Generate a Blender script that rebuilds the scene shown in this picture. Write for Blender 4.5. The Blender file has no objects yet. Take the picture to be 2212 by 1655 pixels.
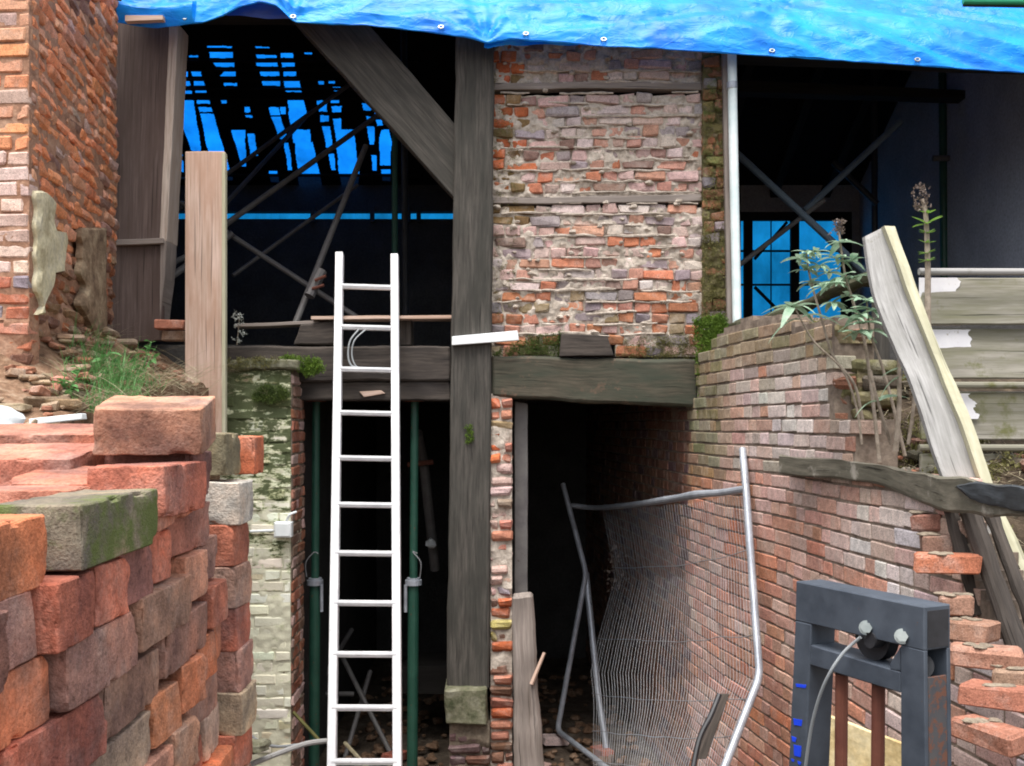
import bpy, math, random
from mathutils import Vector, Matrix, noise

# ---------------------------------------------------------------- camera, world, sun, exposure
scene = bpy.context.scene
COL = scene.collection
CAMZ = 2.6
F = 2224.0; HZ = 915.0; UC = 1106.0
cam_d = bpy.data.cameras.new('camera')
cam_d.sensor_width = 36.0
cam_d.lens = 36.0 * F / 2212.0
cam_d.shift_y = (HZ - 827.5) / 2212.0
cam_d.clip_start = 0.05; cam_d.clip_end = 600
cam = bpy.data.objects.new('camera', cam_d); COL.objects.link(cam)
cam.location = (0, 0, CAMZ); cam.rotation_euler = (math.radians(90), 0, 0)
scene.camera = cam

world = bpy.data.worlds.new('World'); scene.world = world; world.use_nodes = True
wn = world.node_tree; wn.nodes.clear()
sky = wn.nodes.new('ShaderNodeTexSky'); sky.sky_type = 'NISHITA'; sky.sun_disc = False
SUN_EL, SUN_AZ = 70.0, 200.0      # sun behind the camera, a little to the left
sky.sun_elevation = math.radians(SUN_EL); sky.sun_rotation = math.radians(SUN_AZ)
sky.dust_density = 3.0; sky.air_density = 1.0
hs = wn.nodes.new('ShaderNodeHueSaturation'); hs.inputs['Saturation'].default_value = 0.25
bg = wn.nodes.new('ShaderNodeBackground'); bg.inputs['Strength'].default_value = 0.15
wo = wn.nodes.new('ShaderNodeOutputWorld')
wn.links.new(sky.outputs[0], hs.inputs['Color']); wn.links.new(hs.outputs[0], bg.inputs['Color'])
wn.links.new(bg.outputs[0], wo.inputs['Surface'])
sd = bpy.data.lights.new('sun', 'SUN'); sd.energy = 2.3; sd.angle = math.radians(40); sd.color = (1.0, 0.965, 0.92)
sun = bpy.data.objects.new('sun', sd); COL.objects.link(sun)
az = math.radians(SUN_AZ); el = math.radians(SUN_EL)
sdir = Vector((math.sin(az) * math.cos(el), math.cos(az) * math.cos(el), math.sin(el)))
sun.rotation_euler = sdir.to_track_quat('Z', 'Y').to_euler()
sun.location = (0, 0, 12)
scene.view_settings.view_transform = 'Standard'; scene.view_settings.look = 'None'
scene.view_settings.gamma = 1.0; scene.view_settings.use_curve_mapping = False
scene.view_settings.exposure = 1.05
scene.render.engine = 'CYCLES'
scene.cycles.filter_width = 1.9
scene.cycles.max_bounces = 6
scene.cycles.transparent_max_bounces = 8

R = random.Random(11)

def P(u, v, Y):
    return Vector(((u - UC) * Y / F, Y, CAMZ + (HZ - v) * Y / F))
def crop(x, y, ox, oy, s):            # a point read off an enlarged crop
    return ((ox + x / s) / 1.0344, (oy + y / s) / 1.0344)
def proj(p):
    return (UC + F * p[0] / p[1], HZ - F * (p[2] - CAMZ) / p[1])

# ---------------------------------------------------------------- objects
def tag(o, label=None, cat=None, group=None, kind=None):
    if label: o['label'] = label
    if cat: o['category'] = cat
    if group: o['group'] = group
    if kind: o['kind'] = kind
    return o
def thing(name, loc, label, cat, group=None):
    o = bpy.data.objects.new(name, None); COL.objects.link(o)
    o.location = loc; o.empty_display_size = 0.1
    return tag(o, label, cat, group)
def setpar(o, parent):
    o.parent = parent
    o.matrix_parent_inverse = parent_inv(parent)
def parent_inv(p):
    m = Matrix.Identity(4); q = p; chain = []
    while q is not None:
        chain.append(q); q = q.parent
    for q in reversed(chain):
        loc = Matrix.Translation(q.location) @ q.rotation_euler.to_matrix().to_4x4() @ Matrix.Diagonal((*q.scale, 1))
        m = m @ (q.matrix_parent_inverse @ loc if q.parent else loc)
    return m.inverted()
def mesh(name, vf, mat, uv=None, smooth=False, col=None):
    me = bpy.data.meshes.new(name)
    me.from_pydata([tuple(v) for v in vf[0]], [], vf[1])
    if mat: me.materials.append(mat)
    if uv:
        l = me.uv_layers.new(name='UVMap')
        flat = [c for f in uv for p in f for c in p]
        l.data.foreach_set('uv', flat)
    if col:
        a = me.color_attributes.new('bcol', 'FLOAT_COLOR', 'POINT')
        a.data.foreach_set('color', [x for c in col for x in (c[0], c[1], c[2], 1.0)])
    if smooth:
        me.polygons.foreach_set('use_smooth', [True] * len(me.polygons))
        if smooth != 'all': me.set_sharp_from_angle(angle=math.radians(24))
    me.update()
    return me
def obj(name, vf, mat, parent=None, uv=None, smooth=False, col=None, kind=None):
    o = bpy.data.objects.new(name, mesh(name, vf, mat, uv, smooth, col)); COL.objects.link(o)
    if parent: setpar(o, parent)
    if kind: o['kind'] = kind
    return o
def merge(*parts):
    V, Fc = [], []
    for vs, fs in parts:
        b = len(V); V += list(vs); Fc += [tuple(i + b for i in f) for f in fs]
    return V, Fc

def nz(p, s, seed=0.0):
    return noise.noise(Vector((p[0] * s + seed, p[1] * s + seed * 1.7, p[2] * s - seed)))
def nv(p, s, seed=0.0):
    return Vector((nz(p, s, seed), nz(p, s, seed + 31.7), nz(p, s, seed + 77.1)))

def tube(pts, r, seg=8, caps=True):
    pts = [Vector(p) for p in pts]; n = len(pts)
    rs = r if isinstance(r, (list, tuple)) else [r] * n
    V, Fc = [], []
    up = Vector((0, 0, 1)); prev = None
    for i, p in enumerate(pts):
        t = (pts[min(i + 1, n - 1)] - pts[max(i - 1, 0)]).normalized()
        if prev is None:
            a = t.cross(up)
            if a.length < 0.1: a = t.cross(Vector((1, 0, 0)))
        else:
            a = prev - t * prev.dot(t)
        a.normalize(); prev = a; b = t.cross(a)
        for k in range(seg):
            th = 2 * math.pi * k / seg
            V.append(p + (a * math.cos(th) + b * math.sin(th)) * rs[i])
    for i in range(n - 1):
        for k in range(seg):
            k2 = (k + 1) % seg
            Fc.append((i * seg + k, i * seg + k2, (i + 1) * seg + k2, (i + 1) * seg + k))
    if caps:
        Fc.append(tuple(range(seg - 1, -1, -1))); Fc.append(tuple((n - 1) * seg + k for k in range(seg)))
    return V, Fc
def bez(pts, n=8):      # Catmull-Rom smoothing
    pts = [Vector(p) for p in pts]; out = []
    for i in range(len(pts) - 1):
        p0 = pts[max(i - 1, 0)]; p1 = pts[i]; p2 = pts[i + 1]; p3 = pts[min(i + 2, len(pts) - 1)]
        for k in range(n):
            t = k / n
            out.append(0.5 * ((2 * p1) + (p2 - p0) * t + (2 * p0 - 5 * p1 + 4 * p2 - p3) * t * t + (3 * p1 - p0 - 3 * p2 + p3) * t ** 3))
    out.append(pts[-1]); return out

def qbox(c, depth, n=(8, 3, 2), rough=0.0, r=0.004, fs=4.0, seed=0.0, bow=None):
    """solid board or beam: c = TL,TR,BR,BL of the front face, depth = vector to the back.
    returns (verts, faces), uv with metres along the grain"""
    TL, TR, BR, BL = [Vector(q) for q in c]; D = Vector(depth)
    L = ((TR - TL).length + (BR - BL).length) / 2; Hh = ((BL - TL).length + (BR - TR).length) / 2; T = D.length
    def ticks(length, k):
        e = min(0.3, r / max(length, 1e-6))
        return [0.0, e] + [e + (1 - 2 * e) * i / k for i in range(1, k)] + [1 - e, 1.0]
    A, B, Cc = ticks(L, n[0]), ticks(Hh, n[1]), ticks(T, n[2])
    na, nb, nc = len(A), len(B), len(Cc)
    ids, V = {}, []
    def vid(i, j, k):
        key = (i, j, k)
        if key in ids: return ids[key]
        a, b, cc = A[i], B[j], Cc[k]
        ea, eb, ec = i in (0, na - 1), j in (0, nb - 1), k in (0, nc - 1)
        q = 0.42
        if ea + eb + ec >= 2:
            if ea: a += (A[1] * q if i == 0 else -A[1] * q)
            if eb: b += (B[1] * q if j == 0 else -B[1] * q)
            if ec: cc += (Cc[1] * q if k == 0 else -Cc[1] * q)
        p = (TL * (1 - a) + TR * a) * (1 - b) + (BL * (1 - a) + BR * a) * b + D * cc
        if bow: p = p + Vector(bow) * (4 * a * (1 - a) if L >= Hh else 4 * b * (1 - b))
        if rough:
            p = p + nv(p, fs, seed) * rough + nv(p, fs * 4.3, seed + 5) * rough * 0.45
        ids[key] = len(V); V.append(p); return ids[key]
    Fc, UV = [], []
    longA = L >= Hh
    def uvof(i, j, k, side):
        a, b, cc = A[i] * L, B[j] * Hh, Cc[k] * T
        if side == 'f': w = (a, b)
        elif side == 't': w = (a, cc + 2.0)
        else: w = (cc + 3.0, b)
        if not longA: w = (w[1], w[0])
        return (w[0] + seed, w[1] + seed * 0.37)
    def quad(q, side):
        Fc.append(tuple(vid(*x) for x in q)); UV.append([uvof(*x, side) for x in q])
    for i in range(na - 1):
        for j in range(nb - 1):
            quad([(i, j, 0), (i, j + 1, 0), (i + 1, j + 1, 0), (i + 1, j, 0)], 'f')
            quad([(i, j, nc - 1), (i + 1, j, nc - 1), (i + 1, j + 1, nc - 1), (i, j + 1, nc - 1)], 'f')
    for i in range(na - 1):
        for k in range(nc - 1):
            quad([(i, 0, k), (i + 1, 0, k), (i + 1, 0, k + 1), (i, 0, k + 1)], 't')
            quad([(i, nb - 1, k), (i, nb - 1, k + 1), (i + 1, nb - 1, k + 1), (i + 1, nb - 1, k)], 't')
    for j in range(nb - 1):
        for k in range(nc - 1):
            quad([(0, j, k), (0, j, k + 1), (0, j + 1, k + 1), (0, j + 1, k)], 's')
            quad([(na - 1, j, k), (na - 1, j + 1, k), (na - 1, j + 1, k + 1), (na - 1, j, k + 1)], 's')
    return (V, Fc), UV
def board(name, c, depth, mat, parent=None, **kw):
    sm = kw.pop('smooth', True)
    vf, uv = qbox(c, depth, **kw)
    return obj(name, vf, mat, parent, uv=uv, smooth=sm)
def px(c, Y):           # four picture corners at one distance, or each with its own
    return [P(q[0], q[1], q[2] if len(q) > 2 else Y) for q in c]

# ---------------------------------------------------------------- materials
def new_mat(name):
    m = bpy.data.materials.new(name); m.use_nodes = True
    nt = m.node_tree; b = nt.nodes['Principled BSDF']
    return m, nt, b
def N(nt, t, **kw):
    n = nt.nodes.new(t)
    for k, v in kw.items():
        if hasattr(n, k) and k not in ('Scale',): setattr(n, k, v)
        else: n.inputs[k].default_value = v
    return n
def noise_node(nt, vec, scale, detail=4, rough=0.6):
    n = nt.nodes.new('ShaderNodeTexNoise'); n.inputs['Scale'].default_value = scale
    n.inputs['Detail'].default_value = detail; n.inputs['Roughness'].default_value = rough
    nt.links.new(vec, n.inputs['Vector']); return n
def ramp(nt, fac, stops, interp='LINEAR'):
    r = nt.nodes.new('ShaderNodeValToRGB'); r.color_ramp.interpolation = interp
    e = r.color_ramp.elements
    while len(e) < len(stops): e.new(0.5)
    for i, (p, c) in enumerate(stops):
        e[i].position = p
        e[i].color = (c, c, c, 1) if isinstance(c, (int, float)) else (*c, 1)
    nt.links.new(fac, r.inputs['Fac']); return r
def mixc(nt, fac, a, b, mode='MIX'):
    m = nt.nodes.new('ShaderNodeMix'); m.data_type = 'RGBA'; m.blend_type = mode
    for s, v in ((m.inputs[0], fac), (m.inputs[6], a), (m.inputs[7], b)):
        if hasattr(v, 'links'): nt.links.new(v, s)
        elif isinstance(v, (int, float)): s.default_value = v
        else: s.default_value = (*v, 1)
    return m.outputs[2]
def geo(nt): return nt.nodes.new('ShaderNodeNewGeometry').outputs['Position']
def bump(nt, b, h, strength, dist):
    n = nt.nodes.new('ShaderNodeBump'); n.inputs['Strength'].default_value = strength
    n.inputs['Distance'].default_value = dist
    nt.links.new(h, n.inputs['Height']); nt.links.new(n.outputs[0], b.inputs['Normal']); return n
def mapping(nt, vec, scale):
    m = nt.nodes.new('ShaderNodeMapping'); m.inputs['Scale'].default_value = scale
    nt.links.new(vec, m.inputs['Vector']); return m.outputs[0]

def brick_mat(name, src, lime=0.25, limecol=(0.62, 0.56, 0.50), moss=0.0, stain=0.6, bscale=1.0, grit=1.0):
    m, nt, b = new_mat(name); pos = geo(nt)
    if src == 'object': base = nt.nodes.new('ShaderNodeObjectInfo').outputs['Color']
    else: base = N(nt, 'ShaderNodeAttribute', attribute_name='bcol').outputs['Color']
    n1 = noise_node(nt, pos, 26 * bscale, 6, 0.7)
    r1 = ramp(nt, n1.outputs[0], [(0.28, 0.45), (0.5, 1.0), (0.72, 1.45)])
    c = mixc(nt, stain, base, r1.outputs[0], 'MULTIPLY')
    n2 = noise_node(nt, pos, 9 * bscale, 5, 0.72)
    r2 = ramp(nt, n2.outputs[0], [(0.5, 0.0), (0.68, 1.0)])
    f = nt.nodes.new('ShaderNodeMath'); f.operation = 'MULTIPLY'; f.inputs[1].default_value = lime
    nt.links.new(r2.outputs[0], f.inputs[0])
    c = mixc(nt, f.outputs[0], c, limecol)
    n3 = noise_node(nt, pos, 120 * bscale, 3, 0.6)
    r3 = ramp(nt, n3.outputs[0], [(0.30, 0.35), (0.42, 1.0)])
    c = mixc(nt, 0.8 * grit, c, r3.outputs[0], 'MULTIPLY')
    n6 = noise_node(nt, pos, 210 * bscale, 2, 0.5)
    r6 = ramp(nt, n6.outputs[0], [(0.35, 0.72), (0.65, 1.3)])
    c = mixc(nt, 0.7 * grit, c, r6.outputs[0], 'MULTIPLY')
    if grit < 1:
        n7 = noise_node(nt, pos, 7.0, 6, 0.6); r7 = ramp(nt, n7.outputs[0], [(0.34, (0.42, 0.42, 0.48)), (0.5, (0.95, 0.92, 0.90)), (0.64, (1.5, 1.22, 1.05))])
        c = mixc(nt, 0.85, c, r7.outputs[0], 'MULTIPLY')
    if moss:
        n4 = noise_node(nt, pos, 6, 6, 0.7)
        r4 = ramp(nt, n4.outputs[0], [(0.56 - moss * 0.2, 0.0), (0.66 - moss * 0.2, 1.0)])
        c = mixc(nt, r4.outputs[0], c, (0.115, 0.14, 0.045))
    nt.links.new(c, b.inputs['Base Color'])
    b.inputs['Roughness'].default_value = 0.92
    b.inputs['Specular IOR Level'].default_value = 0.2
    n5 = noise_node(nt, pos, 330 * bscale, 2, 0.6)
    h = mixc(nt, 0.5, n1.outputs[0], n3.outputs[0]); h = mixc(nt, 0.3, h, n5.outputs[0])
    bump(nt, b, h, 0.9 * grit, 0.008)
    return m

def grain_mat(name, c1, c2, c3=None, rough=0.85, along=2.0, across=45.0, bd=0.004, patch=None, pcol=(0.1, 0.14, 0.05)):
    """weathered timber: grain runs along the UV x axis (metres)"""
    m, nt, b = new_mat(name)
    uv = N(nt, 'ShaderNodeUVMap').outputs[0]; pos = geo(nt)
    g = noise_node(nt, mapping(nt, uv, (along, across, 1)), 1.0, 6, 0.65)
    r = ramp(nt, g.outputs[0], [(0.3, c1), (0.62, c2)])
    c = r.outputs[0]
    big = noise_node(nt, mapping(nt, uv, (1.2, 6, 1)), 1.6, 4, 0.6)
    rb = ramp(nt, big.outputs[0], [(0.4, 0.0), (0.65, 1.0)])
    c = mixc(nt, rb.outputs[0], c, c3 or tuple(x * 0.6 for x in c1))
    g2 = noise_node(nt, mapping(nt, uv, (along * 0.6, across * 1.6, 1)), 1.0, 3, 0.5)
    crk = ramp(nt, g2.outputs[0], [(0.30, 0.25), (0.38, 1.0)])
    c = mixc(nt, 0.85, c, crk.outputs[0], 'MULTIPLY')
    if patch:
        n4 = noise_node(nt, pos, 5, 6, 0.7)
        r4 = ramp(nt, n4.outputs[0], [(0.62 - patch * 0.2, 0.0), (0.72 - patch * 0.2, 1.0)])
        c = mixc(nt, r4.outputs[0], c, pcol)
    nt.links.new(c, b.inputs['Base Color']); b.inputs['Roughness'].default_value = rough
    b.inputs['Specular IOR Level'].default_value = 0.25
    h = mixc(nt, 0.5, g.outputs[0], crk.outputs[0])
    bump(nt, b, h, 0.8, bd)
    return m

def rough_mat(name, cols, scale=12, rough=0.95, bd=0.01, bscale=40, spec=0.2, metallic=0.0, detail=6):
    """mineral, soil, paint: blotches of a few colours"""
    m, nt, b = new_mat(name); pos = geo(nt)
    n1 = noise_node(nt, pos, scale, detail, 0.65)
    k = len(cols)
    r = ramp(nt, n1.outputs[0], [(0.3 + 0.4 * i / max(1, k - 1), c) for i, c in enumerate(cols)])
    n2 = noise_node(nt, pos, bscale, 5, 0.6)
    r2 = ramp(nt, n2.outputs[0], [(0.3, 0.6), (0.6, 1.1)])
    c = mixc(nt, 0.7, r.outputs[0], r2.outputs[0], 'MULTIPLY')
    nt.links.new(c, b.inputs['Base Color']); b.inputs['Roughness'].default_value = rough
    b.inputs['Specular IOR Level'].default_value = spec; b.inputs['Metallic'].default_value = metallic
    if bd: bump(nt, b, n2.outputs[0], 0.6, bd)
    return m

M = {}
M['brick'] = brick_mat('brick_fired', 'object')
M['brick_s'] = brick_mat('brick_fired_joined', 'attr')
M['brick_big'] = brick_mat('brick_close', 'object', lime=0.22, stain=0.65, bscale=0.9, grit=0.75)
M['brick_green'] = brick_mat('brick_moss_grown', 'object', lime=0.1, moss=0.45, stain=0.6, bscale=1.2, grit=0.7)
M['brick_moss'] = brick_mat('brick_mossy', 'object', lime=0.2, moss=0.2)
M['brick_moss_s'] = brick_mat('brick_mossy_joined', 'attr', lime=0.15, moss=0.8)
M['mortar'] = rough_mat('lime_mortar', [(0.30, 0.25, 0.20), (0.50, 0.43, 0.36), (0.62, 0.54, 0.46)], 14, bd=0.012, bscale=60)
M['mortar_red'] = rough_mat('brick_dust_mortar', [(0.22, 0.12, 0.08), (0.36, 0.20, 0.13), (0.46, 0.30, 0.21)], 10, bd=0.01, bscale=60)
M['mortar_dark'] = rough_mat('dirty_mortar', [(0.10, 0.08, 0.06), (0.20, 0.16, 0.12), (0.30, 0.24, 0.18)], 10, bd=0.01, bscale=60)
M['mortar_moss'] = rough_mat('mossy_mortar', [(0.07, 0.075, 0.025), (0.16, 0.14, 0.07), (0.27, 0.20, 0.14)], 14, bd=0.012, bscale=60)
M['plaster'] = rough_mat('old_plaster', [(0.36, 0.30, 0.18), (0.62, 0.56, 0.38), (0.50, 0.46, 0.36)], 7, bd=0.006)
M['soil'] = rough_mat('soil', [(0.02, 0.015, 0.011), (0.055, 0.04, 0.027), (0.12, 0.088, 0.06)], 9, bd=0.03, bscale=35)
M['rubble'] = rough_mat('rubble_earth', [(0.09, 0.055, 0.035), (0.22, 0.13, 0.08), (0.36, 0.26, 0.18)], 13, bd=0.03, bscale=45)
M['post'] = grain_mat('old_oak', (0.034, 0.031, 0.027), (0.10, 0.090, 0.078), (0.045, 0.043, 0.037), across=60, along=4, patch=0.0, pcol=(0.05, 0.06, 0.04))
M['post_low'] = grain_mat('damp_oak', (0.05, 0.055, 0.045), (0.12, 0.12, 0.10), (0.045, 0.058, 0.045), patch=0.35, pcol=(0.04, 0.065, 0.045))
M['beam'] = grain_mat('dark_oak', (0.03, 0.025, 0.021), (0.095, 0.078, 0.066), (0.036, 0.030, 0.027), across=60, along=4)
M['lintel'] = grain_mat('mossy_oak', (0.04, 0.038, 0.028), (0.105, 0.09, 0.065), (0.05, 0.056, 0.04), across=60, along=5, patch=0.25, pcol=(0.15, 0.095, 0.065))
M['board'] = grain_mat('brown_board', (0.075, 0.052, 0.046), (0.16, 0.118, 0.104), (0.10, 0.07, 0.06), across=60)
M['paleboard'] = grain_mat('lit_weathered_board', (0.34, 0.27, 0.22), (0.58, 0.50, 0.43), (0.42, 0.33, 0.27), across=70, along=4)  # pale edge of the cheek, the light on it put into the colour
M['scaffboard'] = grain_mat('scaffold_board', (0.36, 0.25, 0.18), (0.66, 0.50, 0.42), (0.46, 0.30, 0.22), across=60, along=2)
M['silverboard'] = grain_mat('silvered_board', (0.22, 0.215, 0.205), (0.42, 0.41, 0.40), (0.28, 0.275, 0.26), across=50, along=3, patch=0.15, pcol=(0.15, 0.145, 0.11))
M['creamwood'] = grain_mat('cream_sawn_edge', (0.34, 0.32, 0.20), (0.58, 0.56, 0.42), (0.42, 0.40, 0.28), across=20)
M['clad'] = grain_mat('weatherboard', (0.14, 0.13, 0.10), (0.31, 0.29, 0.25), (0.16, 0.155, 0.10), across=40, along=2.5, patch=0.4, pcol=(0.12, 0.12, 0.05))
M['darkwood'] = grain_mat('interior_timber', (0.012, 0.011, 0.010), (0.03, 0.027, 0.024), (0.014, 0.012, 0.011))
M['lathwood'] = grain_mat('grey_lath', (0.16, 0.13, 0.11), (0.34, 0.29, 0.26), (0.2, 0.17, 0.15))
M['logwood'] = grain_mat('decayed_log', (0.06, 0.055, 0.04), (0.20, 0.18, 0.14), (0.10, 0.093, 0.07), across=60, along=5, bd=0.008, patch=0.1, pcol=(0.36, 0.33, 0.28))
M['root'] = grain_mat('rotten_log', (0.02, 0.02, 0.012), (0.075, 0.07, 0.045), (0.04, 0.045, 0.02), across=60, along=5, patch=0.15, pcol=(0.07, 0.10, 0.03))
M['interior'] = rough_mat('shade_dark_interior', [(0.05, 0.048, 0.046), (0.09, 0.085, 0.082)], 3, bd=0.01)  # the rooms' shade is put into this dark base
M['interior_pale'] = rough_mat('lightened_interior', [(0.30, 0.28, 0.28), (0.42, 0.40, 0.40)], 3, bd=0.01)  # light put into the base colour, as little reaches the rear wall
M['interior_blue'] = rough_mat('lightened_blue_interior', [(0.40, 0.42, 0.50), (0.55, 0.58, 0.66)], 2, bd=0.004)  # base lightened to stand in for light on the side wall
M['felt'] = rough_mat('roof_felt', [(0.006, 0.006, 0.007), (0.012, 0.012, 0.013)], 6, bd=0.003)
M['ground'] = rough_mat('yard_ground', [(0.04, 0.03, 0.022), (0.10, 0.075, 0.055), (0.16, 0.13, 0.10)], 5, bd=0.02)
M['concrete'] = rough_mat('mossy_stone', [(0.06, 0.07, 0.035), (0.16, 0.155, 0.10), (0.25, 0.24, 0.18)], 11, bd=0.012)
def plain(name, c, rough=0.5, metallic=0.0, spec=0.5):
    m, nt, b = new_mat(name); b.inputs['Base Color'].default_value = (*c, 1)
    b.inputs['Roughness'].default_value = rough; b.inputs['Metallic'].default_value = metallic
    b.inputs['Specular IOR Level'].default_value = spec
    return m
def worn(name, c1, c2, wear, amount=0.3, rough=0.45, metallic=0.0, scale=9):
    m, nt, b = new_mat(name); pos = geo(nt)
    n = noise_node(nt, pos, scale, 6, 0.7)
    c = ramp(nt, n.outputs[0], [(0.35, c1), (0.65, c2)]).outputs[0]
    n2 = noise_node(nt, pos, scale * 3.7, 6, 0.75)
    w = ramp(nt, n2.outputs[0], [(0.72 - amount * 0.3, 0.0), (0.76 - amount * 0.3, 1.0)])
    c = mixc(nt, w.outputs[0], c, wear)
    nt.links.new(c, b.inputs['Base Color'])
    rr = ramp(nt, n.outputs[0], [(0.3, rough * 0.8), (0.7, min(1, rough * 1.3))])
    nt.links.new(rr.outputs[0], b.inputs['Roughness']); b.inputs['Metallic'].default_value = metallic
    bump(nt, b, n2.outputs[0], 0.25, 0.002)
    return m
M['green_bright'] = worn('bright_green_paint', (0.02, 0.30, 0.14), (0.03, 0.38, 0.2), (0.05, 0.1, 0.06), 0.1, rough=0.5)
M['alu'] = worn('ladder_aluminium', (0.70, 0.70, 0.72), (0.86, 0.86, 0.87), (0.52, 0.50, 0.49), 0.3, rough=0.42, metallic=0.15)
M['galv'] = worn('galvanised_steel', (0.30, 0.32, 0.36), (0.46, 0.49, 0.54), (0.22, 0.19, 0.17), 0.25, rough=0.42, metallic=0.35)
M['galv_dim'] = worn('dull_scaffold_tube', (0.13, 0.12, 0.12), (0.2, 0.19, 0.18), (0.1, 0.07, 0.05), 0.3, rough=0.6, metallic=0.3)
M['bluetube'] = worn('blue_scaffold_tube', (0.10, 0.14, 0.18), (0.15, 0.20, 0.25), (0.1, 0.08, 0.06), 0.25, rough=0.6, metallic=0.1)
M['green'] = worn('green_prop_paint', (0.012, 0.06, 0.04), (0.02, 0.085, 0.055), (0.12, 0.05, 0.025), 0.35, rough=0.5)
M['steelblue'] = worn('blue_grey_paint', (0.040, 0.050, 0.066), (0.068, 0.082, 0.104), (0.11, 0.06, 0.04), 0.2, rough=0.5, scale=7)
M['steelrust'] = worn('rust_streaked_paint', (0.045, 0.05, 0.06), (0.075, 0.07, 0.07), (0.13, 0.055, 0.035), 0.75, rough=0.6, scale=12)
M['rust'] = worn('rusty_steel', (0.12, 0.035, 0.022), (0.18, 0.06, 0.035), (0.08, 0.03, 0.02), 0.3, rough=0.7)
M['darkmetal'] = worn('oily_metal', (0.012, 0.013, 0.015), (0.03, 0.03, 0.035), (0.05, 0.03, 0.02), 0.2, rough=0.45)
M['bolt'] = worn('zinc_bolt', (0.26, 0.29, 0.28), (0.40, 0.43, 0.41), (0.3, 0.28, 0.25), 0.2, rough=0.35, metallic=0.6)
M['wire'] = worn('fence_wire', (0.24, 0.24, 0.25), (0.36, 0.36, 0.37), (0.2, 0.17, 0.15), 0.2, rough=0.5, metallic=0.4)
M['white'] = worn('white_paint', (0.70, 0.74, 0.74), (0.82, 0.84, 0.84), (0.45, 0.45, 0.40), 0.15, rough=0.5)
M['pvc'] = worn('white_pipe', (0.55, 0.68, 0.68), (0.80, 0.86, 0.86), (0.42, 0.42, 0.36), 0.2, rough=0.45, scale=4)
M['cable'] = plain('grey_cable', (0.10, 0.11, 0.12), 0.5)
M['palecable'] = plain('pale_cable', (0.30, 0.32, 0.33), 0.5)
M['bluemark'] = plain('blue_marker', (0.01, 0.06, 0.75), 0.5)
M['yellowply'] = rough_mat('yellow_board', [(0.42, 0.30, 0.13), (0.66, 0.52, 0.28), (0.74, 0.63, 0.40)], 9, rough=0.7, bd=0.003)

def leafmat(name, c1, c2, rough=0.55):
    m, nt, b = new_mat(name); pos = geo(nt)
    n = noise_node(nt, pos, 22, 3, 0.6)
    c = ramp(nt, n.outputs[0], [(0.3, c1), (0.7, c2)]).outputs[0]
    nt.links.new(c, b.inputs['Base Color']); b.inputs['Roughness'].default_value = rough
    tr = nt.nodes.new('ShaderNodeBsdfTranslucent'); nt.links.new(c, tr.inputs['Color'])
    mx = nt.nodes.new('ShaderNodeMixShader'); mx.inputs[0].default_value = 0.3
    nt.links.new(b.outputs[0], mx.inputs[1]); nt.links.new(tr.outputs[0], mx.inputs[2])
    nt.links.new(mx.outputs[0], nt.nodes['Material Output'].inputs['Surface'])
    return m
M['leaf'] = leafmat('grey_green_leaf', (0.20, 0.34, 0.22), (0.40, 0.52, 0.38))
M['leaf_g'] = leafmat('fresh_green_leaf', (0.14, 0.28, 0.04), (0.28, 0.48, 0.10))
M['weed'] = leafmat('green_weed', (0.07, 0.20, 0.05), (0.16, 0.36, 0.12))
M['straw'] = leafmat('dry_grass', (0.25, 0.21, 0.13), (0.46, 0.40, 0.27))
M['moss'] = leafmat('moss', (0.045, 0.075, 0.015), (0.11, 0.16, 0.03), 0.9)
M['moss_hi'] = leafmat('bright_moss', (0.07, 0.13, 0.014), (0.16, 0.26, 0.03), 0.9)
M['moss_dry'] = leafmat('olive_moss', (0.10, 0.10, 0.03), (0.24, 0.22, 0.08), 0.9)
M['stem'] = rough_mat('woody_stem', [(0.20, 0.16, 0.12), (0.38, 0.32, 0.26)], 30, bd=0.001)
M['seed'] = leafmat('dry_seedhead', (0.15, 0.11, 0.09), (0.28, 0.22, 0.18))
M['seed_pale'] = leafmat('pale_flower', (0.38, 0.40, 0.36), (0.62, 0.64, 0.60))

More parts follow.
